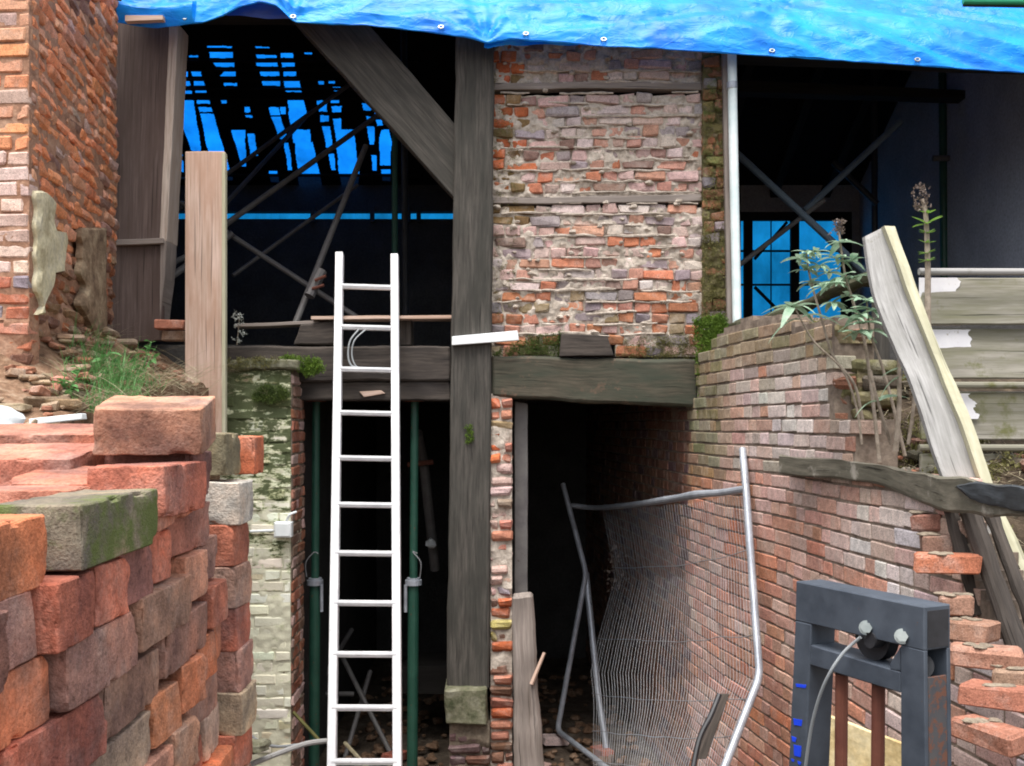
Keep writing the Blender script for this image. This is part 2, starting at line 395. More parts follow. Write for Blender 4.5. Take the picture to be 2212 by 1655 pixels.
def tarp_mat(name, base, hi, trans, tcol, rough=0.38):
    m, nt, b = new_mat(name); pos = geo(nt)
    n = noise_node(nt, pos, 3.0, 5, 0.6)
    c = ramp(nt, n.outputs[0], [(0.3, base), (0.7, hi)]).outputs[0]
    nt.links.new(c, b.inputs['Base Color'])
    b.inputs['Roughness'].default_value = rough; b.inputs['Specular IOR Level'].default_value = 0.32
    w = nt.nodes.new('ShaderNodeTexNoise'); w.inputs['Scale'].default_value = 7; w.inputs['Detail'].default_value = 4
    w.inputs['Distortion'].default_value = 0.7
    nt.links.new(mapping(nt, pos, (1.0, 1.0, 2.2)), w.inputs['Vector'])
    b1 = bump(nt, b, w.outputs[0], 0.4, 0.02)
    cn = nt.nodes.new('ShaderNodeTexNoise'); cn.inputs['Scale'].default_value = 4.5; cn.inputs['Detail'].default_value = 3; cn.inputs['Distortion'].default_value = 1.2
    nt.links.new(mapping(nt, pos, (1.0, 1.0, 1.7)), cn.inputs['Vector'])
    cr = ramp(nt, cn.outputs[0], [(0.455, 0.0), (0.49, 1.0), (0.525, 0.0)])
    b2 = nt.nodes.new('ShaderNodeBump'); b2.inputs['Strength'].default_value = 0.22; b2.inputs['Distance'].default_value = 0.008
    wv = nt.nodes.new('ShaderNodeTexNoise'); wv.inputs['Scale'].default_value = 160; nt.links.new(pos, wv.inputs['Vector'])
    hh = mixc(nt, 0.12, cr.outputs[0], wv.outputs[0])
    nt.links.new(hh, b2.inputs['Height']); nt.links.new(b1.outputs[0], b2.inputs['Normal']); nt.links.new(b2.outputs[0], b.inputs['Normal'])
    tr = nt.nodes.new('ShaderNodeBsdfTranslucent'); tn = noise_node(nt, mapping(nt, pos, (1.6, 1.6, 1.0)), 1.5, 5, 0.65)
    tk = ramp(nt, tn.outputs[0], [(0.32, tuple(x * 0.55 for x in tcol)), (0.68, tuple(x * 1.15 for x in tcol))]); nt.links.new(tk.outputs[0], tr.inputs['Color'])
    mx = nt.nodes.new('ShaderNodeMixShader'); mx.inputs[0].default_value = trans
    nt.links.new(b.outputs[0], mx.inputs[1]); nt.links.new(tr.outputs[0], mx.inputs[2])
    nt.links.new(mx.outputs[0], nt.nodes['Material Output'].inputs['Surface'])
    return m
M['tarp'] = tarp_mat('blue_tarpaulin', (0.002, 0.15, 0.74), (0.005, 0.34, 0.92), 0.10, (0.01, 0.35, 0.9), rough=0.42)
M['tarp_back'] = tarp_mat('backlit_tarpaulin', (0.01, 0.20, 0.80), (0.015, 0.25, 0.85), 0.85, (0.003, 0.15, 0.58))
M['tarp_wall'] = tarp_mat('brightened_wall_sheet', (0.01, 0.25, 0.85), (0.02, 0.32, 0.90), 0.9, (0.012, 0.42, 1.0))  # light put into the colour: the upright sheet catches less than the roof
M['tarp_shaded'] = tarp_mat('shaded_violet_tarpaulin', (0.03, 0.07, 0.32), (0.08, 0.16, 0.55), 0.05, (0.02, 0.2, 0.6))  # shadowed part of the tarpaulin, its shade put into the colour
# ---------------------------------------------------------------- bricks
def chamfer_box(dx, dy, dz, ch, jit, rnd):
    V, idx = [], {}
    h = (dx / 2, dy / 2, dz / 2)
    cor = {}
    for sx in (-1, 1):
        for sy in (-1, 1):
            for sz in (-1, 1):
                cor[(sx, sy, sz)] = Vector([rnd.uniform(-jit, jit) * 1.4 for _ in range(3)])
    for s, cj in cor.items():
        for a in range(3):
            p = Vector([s[k] * (h[k] if k == a else h[k] - ch * rnd.uniform(0.6, 1.5)) for k in range(3)])
            p += cj + Vector([rnd.uniform(-jit, jit) * 0.5 for _ in range(3)])
            idx[(s, a)] = len(V); V.append(p)
    Fc = []
    def add(f):
        c = sum((V[i] for i in f), Vector()) / len(f)
        nrm = (V[f[1]] - V[f[0]]).cross(V[f[2]] - V[f[0]])
        Fc.append(tuple(f) if nrm.dot(c) > 0 else tuple(reversed(f)))
    for a in range(3):
        b, c = (a + 1) % 3, (a + 2) % 3
        for sa in (-1, 1):
            f = []
            for sb, sc in ((-1, -1), (1, -1), (1, 1), (-1, 1)):
                s = [0, 0, 0]; s[a], s[b], s[c] = sa, sb, sc; f.append(idx[(tuple(s), a)])
            add(f)
        for sa in (-1, 1):
            for sb in (-1, 1):
                s1 = [0, 0, 0]; s1[a], s1[b], s1[c] = sa, sb, -1
                s2 = list(s1); s2[c] = 1
                s1, s2 = tuple(s1), tuple(s2)
                add([idx[(s1, a)], idx[(s2, a)], idx[(s2, b)], idx[(s1, b)]])
    for s in cor: add([idx[(s, 0)], idx[(s, 1)], idx[(s, 2)]])
    return V, Fc
BR = {}
def brick_sets(key, ch, jit, n=6, mat='brick'):
    rr = random.Random(hash(key) % 1000 + 7 if False else len(key) * 13 + 5)
    BR[key] = {'S': [], 'H': []}
    for k in range(n):
        for kind, dx in (('S', 0.215), ('H', 0.103)):
            vf = chamfer_box(dx, 0.103, 0.065, ch, jit, rr)
            BR[key][kind].append((mesh('brick', vf, M[mat]), vf))
brick_sets('neat', 0.004, 0.0016)
brick_sets('old', 0.008, 0.0035)
brick_sets('rubble', 0.014, 0.0065)
brick_sets('panel', 0.0085, 0.0055)
brick_sets('mossy', 0.010, 0.006, mat='brick_moss')

def jitcol(c, rnd, a=0.18):
    k = 1 + rnd.uniform(-a, a)
    return tuple(max(0.01, x * k * (1 + rnd.uniform(-0.05, 0.05))) for x in c)
def pick(rnd, pal):
    t = sum(w for w, _ in pal); x = rnd.uniform(0, t)
    for w, c in pal:
        x -= w
        if x <= 0: return c
    return pal[-1][1]
ORANGE = (0.46, 0.13, 0.055); SALMON = (0.46, 0.20, 0.14); PINK = (0.52, 0.36, 0.32); GREY = (0.25, 0.21, 0.215)
BROWN = (0.19, 0.095, 0.065); PALE = (0.60, 0.49, 0.45); PLUM = (0.14, 0.085, 0.085); RED = (0.34, 0.10, 0.06)

def path_at(pts, s):
    for i in range(len(pts) - 1):
        a, b = Vector(pts[i]), Vector(pts[i + 1]); L = (b - a).length
        if s <= L or i == len(pts) - 2:
            t = (b - a) / L
            return a + t * s, t
        s -= L
def path_len(pts): return sum((Vector(pts[i + 1]) - Vector(pts[i])).length for i in range(len(pts) - 1))

def inview(p, m=60):
    if p[1] < 0.3: return False
    u, v = proj(p); return -m < u < 2212 + m and -m < v < 1655 + m

def brick_wall(root, pts, z0, z1, color, include, seed=1, sets='old', course=0.075, ph=0.5, proud=0.006,
               tilt=0.0, smat='brick_s', mortar='mortar', mort_noise=0.008, recess=0.010, depth=0.22, limit=300,
               cell=0.024, mfreq=9.0, zwave=0.0, start=0.0, recess_fn=None, bset=None):
    rnd = random.Random(seed); L = path_len(pts); items = []
    nc = int((z1 - z0) / course)
    for k in range(nc):
        zc = z0 + (k + 0.5) * course
        s = -rnd.uniform(0, 0.2) if not bset else 0.0
        while s < L:
            kind = 'H' if rnd.random() < ph else 'S'
            w = 0.103 if kind == 'H' else 0.215
            sc = rnd.uniform(0.93, 1.05); w2 = w * sc
            a, b = max(s, 0), min(s + w2, L)
            if b - a > 0.035:
                mid = (a + b) / 2; (q, t) = path_at(pts, mid); nrm = Vector((t[1], -t[0]))
                zz = zc + zwave * noise.noise(Vector((mid * 1.3, k * 0.05, seed)))
                pos = Vector((q[0], q[1], zz))
                if include(pos, mid):
                    out = rnd.uniform(-proud, proud) - (recess_fn(pos) if recess_fn else 0.0)
                    c3 = pos + Vector((nrm[0], nrm[1], 0)) * (out - 0.0515)
                    items.append((c3, math.atan2(t[1], t[0]), kind, (b - a) / w, rnd.uniform(0.92, 1.04),
                                  color(pos, proj(pos + Vector((0, 1e-6, 0))), rnd), rnd.randrange(6), rnd.uniform(-tilt, tilt), rnd.uniform(-tilt, tilt) * 0.6))
            s += w2 + rnd.uniform(0.007, 0.013)
    vis = sorted(items, key=lambda it: (not inview(it[0]), it[0][1]))
    parts = [it for it in vis[:limit] if inview(it[0])]; rest = vis[len(parts):]
    pinv = parent_inv(root)
    for c3, rot, kind, sx, sz, cc, mi, t1, t2 in parts:
        o = bpy.data.objects.new('brick', BR[sets][kind][mi][0]); COL.objects.link(o)
        o.parent = root; o.matrix_parent_inverse = pinv
        o.location = c3; o.rotation_euler = (t1 * 0.5, t2, rot + t1); o.scale = (sx, 1, sz); o.color = (*cc, 1)
    if rest:
        V, Fc, Cc = [], [], []
        for c3, rot, kind, sx, sz, cc, mi, t1, t2 in rest:
            vs, fs = BR[sets][kind][mi][1]; b = len(V)
            mt = Matrix.Translation(c3) @ Matrix.Rotation(rot + t1, 4, 'Z') @ Matrix.Rotation(t2, 4, 'Y') @ Matrix.Diagonal((sx, 1, sz, 1))
            V += [mt @ v for v in vs]; Fc += [tuple(i + b for i in f) for f in fs]; Cc += [cc] * len(vs)
        obj('small_bricks', (V, Fc), M[smat], root, col=Cc, kind='stuff')
    # mortar bed behind the brick faces
    ni = max(2, int(L / cell)); nj = max(2, int((z1 - z0) / cell))
    V, Fc = [], []; inc = [[False] * nj for _ in range(ni)]
    for i in range(ni):
        for j in range(nj):
            s = (i + 0.5) * L / ni; z = z0 + (j + 0.5) * (z1 - z0) / nj; q, t = path_at(pts, s)
            inc[i][j] = include(Vector((q[0], q[1], z)), s)
    for i in range(ni + 1):
        s = i * L / ni; q, t = path_at(pts, min(s, L - 1e-5))
        for j in range(nj + 1):
            z = z0 + j * (z1 - z0) / nj; p = Vector((q[0], q[1], z)); nrm = Vector((t[1], -t[0], 0))
            d = -recess + mort_noise * (noise.noise(p * mfreq) * 1.3 + noise.noise(p * mfreq * 3.1) * 0.9)
            if recess_fn: d -= recess_fn(p)
            V.append(p + nrm * d); V.append(p - nrm * depth)
    def vi(i, j, bk): return 2 * (i * (nj + 1) + j) + bk
    def on(i, j): return 0 <= i < ni and 0 <= j < nj and inc[i][j]
    for i in range(ni):
        for j in range(nj):
            if not inc[i][j]: continue
            Fc.append((vi(i, j, 0), vi(i + 1, j, 0), vi(i + 1, j + 1, 0), vi(i, j + 1, 0)))
            Fc.append((vi(i, j, 1), vi(i, j + 1, 1), vi(i + 1, j + 1, 1), vi(i + 1, j, 1)))
            if not on(i - 1, j): Fc.append((vi(i, j, 0), vi(i, j + 1, 0), vi(i, j + 1, 1), vi(i, j, 1)))
            if not on(i + 1, j): Fc.append((vi(i + 1, j, 0), vi(i + 1, j, 1), vi(i + 1, j + 1, 1), vi(i + 1, j + 1, 0)))
            if not on(i, j - 1): Fc.append((vi(i, j, 0), vi(i, j, 1), vi(i + 1, j, 1), vi(i + 1, j, 0)))
            if not on(i, j + 1): Fc.append((vi(i, j + 1, 0), vi(i + 1, j + 1, 0), vi(i + 1, j + 1, 1), vi(i, j + 1, 1)))
    obj('mortar', (V, Fc), M[mortar], root, smooth=True, kind='stuff')

def blob(c, r, rnd, flat=1.0, seg=7, rings=5):
    """one uneven pebble-like lump"""
    V, Fc = [], []
    for i in range(rings + 1):
        ph = math.pi * i / rings
        for k in range(seg):
            th = 2 * math.pi * k / seg
            d = Vector((math.sin(ph) * math.cos(th), math.sin(ph) * math.sin(th), math.cos(ph)))
            rr = r * (1 + 0.5 * noise.noise(d * 1.4 + Vector(c) * 9))
            V.append(Vector(c) + Vector((d[0] * rr, d[1] * rr, d[2] * rr * flat)))
    for i in range(rings):
        for k in range(seg):
            k2 = (k + 1) % seg
            Fc.append((i * seg + k, (i + 1) * seg + k, (i + 1) * seg + k2, i * seg + k2))
    return V, Fc

def tufts(points, size, rnd, per=14, spread=0.015, up=Vector((0, -0.4, 0.6)), thin=0.35):
    """moss: very many tiny leaf faces around seed points"""
    V, Fc = [], []
    for p in points:
        for _ in range(per):
            c = Vector(p) + Vector([rnd.gauss(0, spread) for _ in range(3)]) * 0.8
            d = (Vector([rnd.gauss(0, 1) for _ in range(3)]) + up * 1.6).normalized() * size * rnd.uniform(0.5, 1.3)
            s = d.cross(Vector([rnd.gauss(0, 1) for _ in range(3)])).normalized() * size * thin
            b = len(V); V += [c - s, c + s, c + d]; Fc.append((b, b + 1, b + 2))
    return V, Fc
def moss_patch(pts, mat, label, seed=3, size=0.012, per=14, spread=0.012, name='moss', cat='moss', up=Vector((0, -0.5, 0.6))):
    rnd = random.Random(seed)
    o = obj(name, tufts(pts, size, rnd, per, spread, up), M[mat])
    return tag(o, label, cat, kind='stuff')
def scatter_px(poly, Yf, n, rnd):
    """n seed points spread over a patch given by its picture corners; Yf gives the distance there"""
    us = [p[0] for p in poly]; vs = [p[1] for p in poly]; out = []
    def inside(x, y):
        c = False
        for i in range(len(poly)):
            x1, y1 = poly[i]; x2, y2 = poly[i - 1]
            if (y1 > y) != (y2 > y) and x < (x2 - x1) * (y - y1) / (y2 - y1) + x1: c = not c
        return c
    tries = 0
    while len(out) < n and tries < n * 30:
        tries += 1
        x, y = rnd.uniform(min(us), max(us)), rnd.uniform(min(vs), max(vs))
        if inside(x, y):
            p = P(x, y, Yf(x, y) if callable(Yf) else Yf)
            if noise.noise(p * 7) + rnd.uniform(-0.4, 0.6) > -0.05: out.append(p)
    return out

# ---------------------------------------------------------------- setting: ground and raised earth
def hgrid(name, xs, ys, zf, mat, kind=None, label=None, cat=None, base=None):
    V, Fc = [], []; nx, ny = len(xs), len(ys)
    for x in xs:
        for y in ys: V.append((x, y, zf(x, y)))
    for i in range(nx - 1):
        for j in range(ny - 1):
            Fc.append((i * ny + j, (i + 1) * ny + j, (i + 1) * ny + j + 1, i * ny + j + 1))
    if base is not None:
        b0 = len(V)
        for x in xs:
            for y in ys: V.append((x, y, base))
        ring = [(i, 0) for i in range(nx)] + [(nx - 1, j) for j in range(1, ny)] + [(i, ny - 1) for i in range(nx - 2, -1, -1)] + [(0, j) for j in range(ny - 2, 0, -1)]
        for k in range(len(ring)):
            a, b = ring[k], ring[(k + 1) % len(ring)]
            ia, ib = a[0] * ny + a[1], b[0] * ny + b[1]
            Fc.append((ia, ia + b0, ib + b0, ib))
    o = obj(name, (V, Fc), M[mat], smooth=True)
    return tag(o, label, cat, kind=kind)
def lin(a, b, n): return [a + (b - a) * i / (n - 1) for i in range(n)]
def smooth(a, b, x):
    t = min(1, max(0, (x - a) / (b - a))); return t * t * (3 - 2 * t)

gx = [-300, -60, -20] + lin(-8, 8, 60) + [20, 60, 300]; gy = [-300, -60, -20] + lin(-6, 16, 80) + [30, 80, 300]
hgrid('ground', gx, gy, lambda x, y: 0.05 * nz((x, y, 0), 1.3) + 0.025 * nz((x, y, 0), 5), 'ground', kind='structure')
def bank_z(x, y):
    z = CAMZ - 0.22 + 0.46 * smooth(2.8, 6.0, y) + 0.34 * smooth(-2.0, -2.7, x) * smooth(3.2, 5.6, y)
    return z + 0.07 * nz((x, y, 0), 2.6) + 0.035 * nz((x, y, 0), 8)
hgrid('soil_bank', lin(-4.6, -1.9, 46), lin(2.0, 7.6, 90), bank_z, 'rubble', kind='structure', base=-0.2)
hgrid('raised_terrace', lin(-5.5, 0.9, 60), lin(-6.0, 1.99, 70),
      lambda x, y: CAMZ - 0.70 - 0.03 * abs(nz((x, y, 0), 3)) , 'ground', kind='structure', base=-0.2)

# right retaining wall and what it holds
RW = [(0.80, 11.6), (1.08, 8.5), (1.22, 7.0), (1.30, 6.37), (1.456, 5.45), (1.53, 4.6), (1.57, 4.1), (1.62, 3.7), (1.68, 3.3), (1.75, 2.9)]
def wallx(y):
    for i in range(len(RW) - 1):
        if RW[i + 1][1] <= y <= RW[i][1]:
            t = (RW[i][1] - y) / (RW[i][1] - RW[i + 1][1]); return RW[i][0] + (RW[i + 1][0] - RW[i][0]) * t
    return RW[-1][0] if y < 3 else RW[0][0]
def rterr_z(x, y):
    d = x - wallx(y)
    z = CAMZ - 0.27 + 0.42 * smooth(4.4, 5.5, y) + 0.08 * smooth(0.15, 0.6, d)
    if y < 4.3: z -= (4.3 - y) * 0.9
    return z + 0.05 * nz((x, y, 0), 5) + 0.03 * nz((x, y, 0), 14)
V, Fc = [], []
yy = lin(2.9, 6.9, 110); nn = 70
for y in yy:
    for k in range(nn): V.append((wallx(y) + 0.12 + k * 0.05 * (1 + k * 0.02), y, rterr_z(wallx(y) + 0.12 + k * 0.05, y)))
for i in range(len(yy) - 1):
    for k in range(nn - 1): Fc.append((i * nn + k, i * nn + k + 1, (i + 1) * nn + k + 1, (i + 1) * nn + k))
obj('soil_terrace', (V, Fc), M['soil'], smooth=True, kind='structure')

# ---------------------------------------------------------------- left brick wall
LW0 = (-2.33, 5.0); LW1 = (-2.57, 6.72)
t = thing('brick_wall', (-2.45, 5.6, CAMZ), 'tall orange brick wall of the neighbouring building, its foot broken open and crumbling', 'brick wall')
def lw_inc(p, s):
    u, v = proj(p)
    edge = 770 + 30 * noise.noise(p * 3)
    if v > 690 and noise.noise(p * 4.5) > 0.34: return False
    return True
def lw_rec(p):                       # the face is eaten away low down
    u, v = proj(p)
    if p[1] < 5.04: return 0.05 * smooth(720, 800, v) + 0.06 * abs(nz(p, 5)) * smooth(700, 760, v)
    r = 0.0
    r += 0.055 * smooth(385, 470, v - 1.0 * (u - 120)) * smooth(60, 95, u) * (0.35 + 0.9 * abs(nz(p, 4)))
    return r
def lw_front_col(p, uv, rnd):
    u, v = uv
    if v < 330: c = pick(rnd, [(5, (0.66, 0.28, 0.14)), (2, (0.60, 0.30, 0.19)), (0.5, PINK)])
    elif v < 590: c = pick(rnd, [(4, (0.62, 0.44, 0.38)), (2, PINK), (1, SALMON)])
    elif v < 800: c = pick(rnd, [(3, (0.44, 0.16, 0.09)), (2, SALMON), (1, GREY)])
    else: c = pick(rnd, [(3, BROWN), (2, (0.38, 0.15, 0.09)), (2, (0.3, 0.2, 0.14))])
    return jitcol(c, rnd)
def lw_side_col(p, uv, rnd):
    u, v = uv
    if v < 560: c = pick(rnd, [(7, (0.72, 0.28, 0.14)), (3, (0.66, 0.33, 0.21)), (1, (0.30, 0.17, 0.14)), (1, PINK)])
    else: c = pick(rnd, [(2, (0.36, 0.14, 0.07)), (3, (0.28, 0.17, 0.10)), (2, BROWN)])
    return jitcol(c, rnd)
front = thing('front_face', (-3.0, 5.0, CAMZ), None, None); setpar(front, t)
brick_wall(front, [(-3.3, 5.0), (-2.348, 5.0)], 1.9, 5.1, lw_front_col, lw_inc, seed=4, sets='old', ph=0.4, proud=0.004, recess=0.006, depth=0.11,
           recess_fn=lw_rec, limit=120, mortar='mortar_red', mort_noise=0.006)
side = thing('side_face', (-2.4, 5.8, CAMZ), None, None); setpar(side, t)
brick_wall(side, [(-2.337, 5.03), LW1], 1.9, 5.6, lw_side_col, lw_inc, seed=5, sets='rubble', ph=0.5, proud=0.008, recess=0.012, depth=0.5,
           recess_fn=lw_rec, limit=300, mortar='mortar_red', mort_noise=0.010, zwave=0.02, tilt=0.03)
# plaster left on the side face, in two sheets with a broken edge
def side_pt(u, v, off):
    d = Vector((LW1[0] - LW0[0], LW1[1] - LW0[1])); d.normalize(); k = (u - UC) / F
    y = (LW0[0] - LW0[1] * d[0] / d[1]) / (k - d[0] / d[1])
    p = P(u, v, y); return p + Vector((d[1], -d[0], 0)) * off
def crust(name, L, Rr, vs, off, mat, parent, th=0.02, nu=10):
    V, Fc = [], []; n = len(vs)
    for j in range(n):
        for i in range(nu):
            u = L[j] + (Rr[j] - L[j]) * i / (nu - 1)
            e = 1.0 if 0 < i < nu - 1 and 0 < j < n - 1 else 0.0
            p = side_pt(u, vs[j], off * (0.35 + 0.65 * e) + 0.009 * e * noise.noise(Vector((u * 0.03, vs[j] * 0.02, 3))))
            V.append(p)
    for j in range(n):
        for i in range(nu):
            u = L[j] + (Rr[j] - L[j]) * i / (nu - 1); V.append(side_pt(u, vs[j], off - th - 0.03))
    m = n * nu
    for j in range(n - 1):
        for i in range(nu - 1):
            a = j * nu + i; Fc.append((a, a + nu, a + nu + 1, a + 1))
    for j in range(n - 1):
        for i in (0, nu - 1):
            a = j * nu + i; Fc.append((a, a + nu, a + nu + m, a + m))
    for j in (0, n - 1):
        for i in range(nu - 1):
            a = j * nu + i; Fc.append((a, a + 1, a + 1 + m, a + m))
    return obj(name, (V, Fc), M[mat], parent, smooth=True)
vs = lin(412, 680, 60)
crust('plaster_patch', [76 + 1.5 * math.sin(v * 0.1) + (max(0, v - 630) * 0.3) for v in vs],
      [118 + 12 * noise.noise(Vector((v * 0.02, 1, 1))) + (22 if 500 < v < 585 else 0) - max(0, (v - 590)) * 0.45 - max(0, 440 - v) * 1.1 for v in vs], vs, 0.022, 'plaster', t)
M['render_brown'] = rough_mat('brown_render', [(0.10, 0.065, 0.045), (0.24, 0.17, 0.11), (0.38, 0.30, 0.20)], 9, bd=0.012)
vs = lin(492, 735, 50)
crust('render_patch', [175 + 14 * noise.noise(Vector((v * 0.025, 5, 1))) + max(0, v - 660) * 0.45 for v in vs],
      [228 + 5 * noise.noise(Vector((v * 0.03, 9, 1))) for v in vs], vs, 0.02, 'render_brown', t)
# arris strip of the wall beside the post
V1 = [side_pt(252, v, 0.0) for v in lin(-20, 760, 30)]

# ---------------------------------------------------------------- the old timber-framed barn
barn = thing('timber_barn', (0, 7.2, 0), 'old open-fronted timber-framed barn of dark weathered oak under a blue sheet', 'barn')
board('main_post', px([(985, 20), (1068, 20), (1056, 1490), (964, 1490)], 6.93), (0.0, 0.24, 0), M['post'], barn, n=(4, 60, 3), rough=0.008, r=0.012, seed=1)
board('brace', px([(596, 0), (760, 0), (1000, 287), (1003, 452)], 6.98), (0, 0.16, 0), M['post'], barn, n=(4, 30, 3), rough=0.006, r=0.008, seed=2)
# the brace quad is long along its slope: rebuild it with its grain lengthwise
ob = bpy.data.objects['brace']; bpy.data.objects.remove(ob)
board('brace', px([(596, 0), (1003, 452), (996, 283), (752, 0)], 6.98)[0:1] + px([(1003, 452)], 6.98) + px([(996, 283)], 6.98) + px([(752, 0)], 6.98),
      (0, 0.16, 0), M['post'], barn, n=(30, 4, 3), rough=0.006, r=0.008, seed=2)
board('wall_plate', px([(255, -60), (1080, -60), (1080, 30), (255, 30)], 7.1), (0, 0.2, 0), M['darkwood'], barn, n=(20, 3, 2), rough=0.006)
board('wall_plate', px([(1084, 40), (2500, 70), (2500, 150), (1084, 100)], 7.12), (0, 0.2, 0), M['darkwood'], barn, n=(20, 3, 2), rough=0.006)
board('bressummer', px([(492, 747), (972, 747), (974, 822), (486, 826)], 6.96), (0, 0.24, 0), M['beam'], barn, n=(40, 4, 3), rough=0.010, r=0.014, seed=3)
board('lower_beam', px([(600, 824), (971, 824), (974, 866), (596, 864)], 6.99), (0, 0.24, 0), M['beam'], barn, n=(40, 3, 3), rough=0.009, r=0.01, seed=7)
board('fresh_split', px([(776, 846), (822, 843), (832, 850), (786, 858)], 6.972), (0, 0.03, 0), M['scaffboard'], barn, n=(5, 2, 1), rough=0.003, r=0.003)
board('lintel', px([(1062, 768), (1506, 778), (1512, 880), (1062, 858)], 6.95), (0, 0.3, 0), M['lintel'], barn, n=(40, 6, 3), rough=0.014, r=0.02, seed=4, fs=3)
board('timber_block', px([(1212, 722), (1312, 726), (1326, 768), (1208, 770)], 6.93), (0, 0.15, 0), M['beam'], barn, n=(8, 4, 3), rough=0.004, seed=5)
board('timber_block', px([(648, 700), (726, 694), (730, 746), (634, 746)], 6.97), (0, 0.25, 0), M['beam'], barn, n=(8, 4, 3), rough=0.009, r=0.012, seed=6)
board('timber_block', px([(862, 690), (888, 690), (888, 745), (862, 745)], 7.05), (0, 0.2, 0), M['beam'], barn, n=(4, 5, 3), rough=0.004, seed=8)
board('sill_board', px([(508, 700), (690, 692), (690, 700), (508, 707)], 7.02), (0, 0.16, 0), M['lathwood'], barn, n=(12, 1, 2), rough=0.003)
board('sill_board', px([(672, 683), (996, 681), (996, 688), (672, 690)], 6.94), (0, 0.2, 0), M['scaffboard'], barn, n=(16, 1, 2), rough=0.002, r=0.002)
board('nailed_batten', px([(976, 727), (1118, 714), (1121, 735), (976, 746)], 6.88), (0, 0.045, 0), M['white'], barn, n=(8, 2, 2), rough=0.001, r=0.003)
# old boarded cheek beside the left wall
board('cheek_board', px([(244, 40), (372, 40), (352, 518), (232, 520)], 6.96), (0, 0.05, 0), M['board'], barn, n=(5, 30, 1), rough=0.004, seed=11)
board('cheek_board', px([(232, 532), (352, 530), (350, 735), (226, 745)], 6.97), (0, 0.05, 0), M['board'], barn, n=(5, 14, 1), rough=0.005, seed=12)
board('cheek_rail', px([(246, 518), (352, 514), (354, 526), (246, 530)], 6.93), (0, 0.06, 0), M['lathwood'], barn, n=(8, 1, 2), rough=0.003)
board('edge_board', px([(366, 50), (385, 50), (360, 520), (344, 520)], 6.95), (0, 0.22, 0), M['paleboard'], barn, n=(2, 30, 3), rough=0.004, seed=13)
board('edge_board', px([(346, 520), (361, 520), (356, 600), (345, 692)], 6.951), (0, 0.20, 0), M['lathwood'], barn, n=(2, 12, 3), rough=0.005, seed=14)
# inside walls and floors (light and shade put into their colours)
def slab(name, c0, c1, mat, parent=barn):
    x0, y0, z0 = c0; x1, y1, z1 = c1
    V = [(x0, y0, z0), (x1, y0, z0), (x1, y1, z0), (x0, y1, z0), (x0, y0, z1), (x1, y0, z1), (x1, y1, z1), (x0, y1, z1)]
    Fc = [(0, 3, 2, 1), (4, 5, 6, 7), (0, 1, 5, 4), (1, 2, 6, 5), (2, 3, 7, 6), (3, 0, 4, 7)]
    return obj(name, (V, Fc), M[mat], parent)
YB = 12.0; XL = -4.6; XR = 4.05
eave_back = CAMZ + 2.78
slab('light_block_floor', (XL, 7.25, 2.80), (XR, YB, 3.02), 'interior')  # unseen floor, added to block light between the storeys
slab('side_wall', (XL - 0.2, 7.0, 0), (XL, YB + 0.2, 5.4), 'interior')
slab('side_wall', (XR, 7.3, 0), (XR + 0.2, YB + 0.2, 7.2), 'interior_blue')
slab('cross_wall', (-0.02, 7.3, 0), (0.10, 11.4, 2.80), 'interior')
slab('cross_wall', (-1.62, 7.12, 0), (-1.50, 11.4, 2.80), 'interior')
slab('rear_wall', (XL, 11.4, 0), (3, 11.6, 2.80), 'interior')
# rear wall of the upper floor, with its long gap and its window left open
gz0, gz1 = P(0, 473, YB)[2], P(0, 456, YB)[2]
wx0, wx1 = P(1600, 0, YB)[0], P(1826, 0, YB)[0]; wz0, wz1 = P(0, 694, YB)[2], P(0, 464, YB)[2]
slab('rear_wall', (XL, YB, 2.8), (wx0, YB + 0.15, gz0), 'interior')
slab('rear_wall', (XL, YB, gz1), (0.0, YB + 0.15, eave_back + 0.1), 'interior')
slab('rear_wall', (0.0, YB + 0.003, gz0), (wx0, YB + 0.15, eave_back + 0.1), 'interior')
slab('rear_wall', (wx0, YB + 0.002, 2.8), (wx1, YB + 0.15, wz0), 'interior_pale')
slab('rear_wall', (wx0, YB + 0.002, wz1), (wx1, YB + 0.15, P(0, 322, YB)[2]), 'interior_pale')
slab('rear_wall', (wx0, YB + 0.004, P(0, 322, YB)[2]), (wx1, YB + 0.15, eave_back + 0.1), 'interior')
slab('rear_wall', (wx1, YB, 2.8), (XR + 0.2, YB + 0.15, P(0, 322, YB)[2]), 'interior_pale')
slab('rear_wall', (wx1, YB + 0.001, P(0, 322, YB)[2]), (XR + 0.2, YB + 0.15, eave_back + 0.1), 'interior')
for u0, u1 in ((456 / 2.0 + 160, 0),): pass
for u in (677, 805, 883, 905):                      # studs standing in the gap
    slab('stud', (P(u - 4.5, 0, YB)[0], YB - 0.06, gz0 - 0.05), (P(u + 4.5, 0, YB)[0], YB - 0.01, gz1 + 0.05), 'interior')
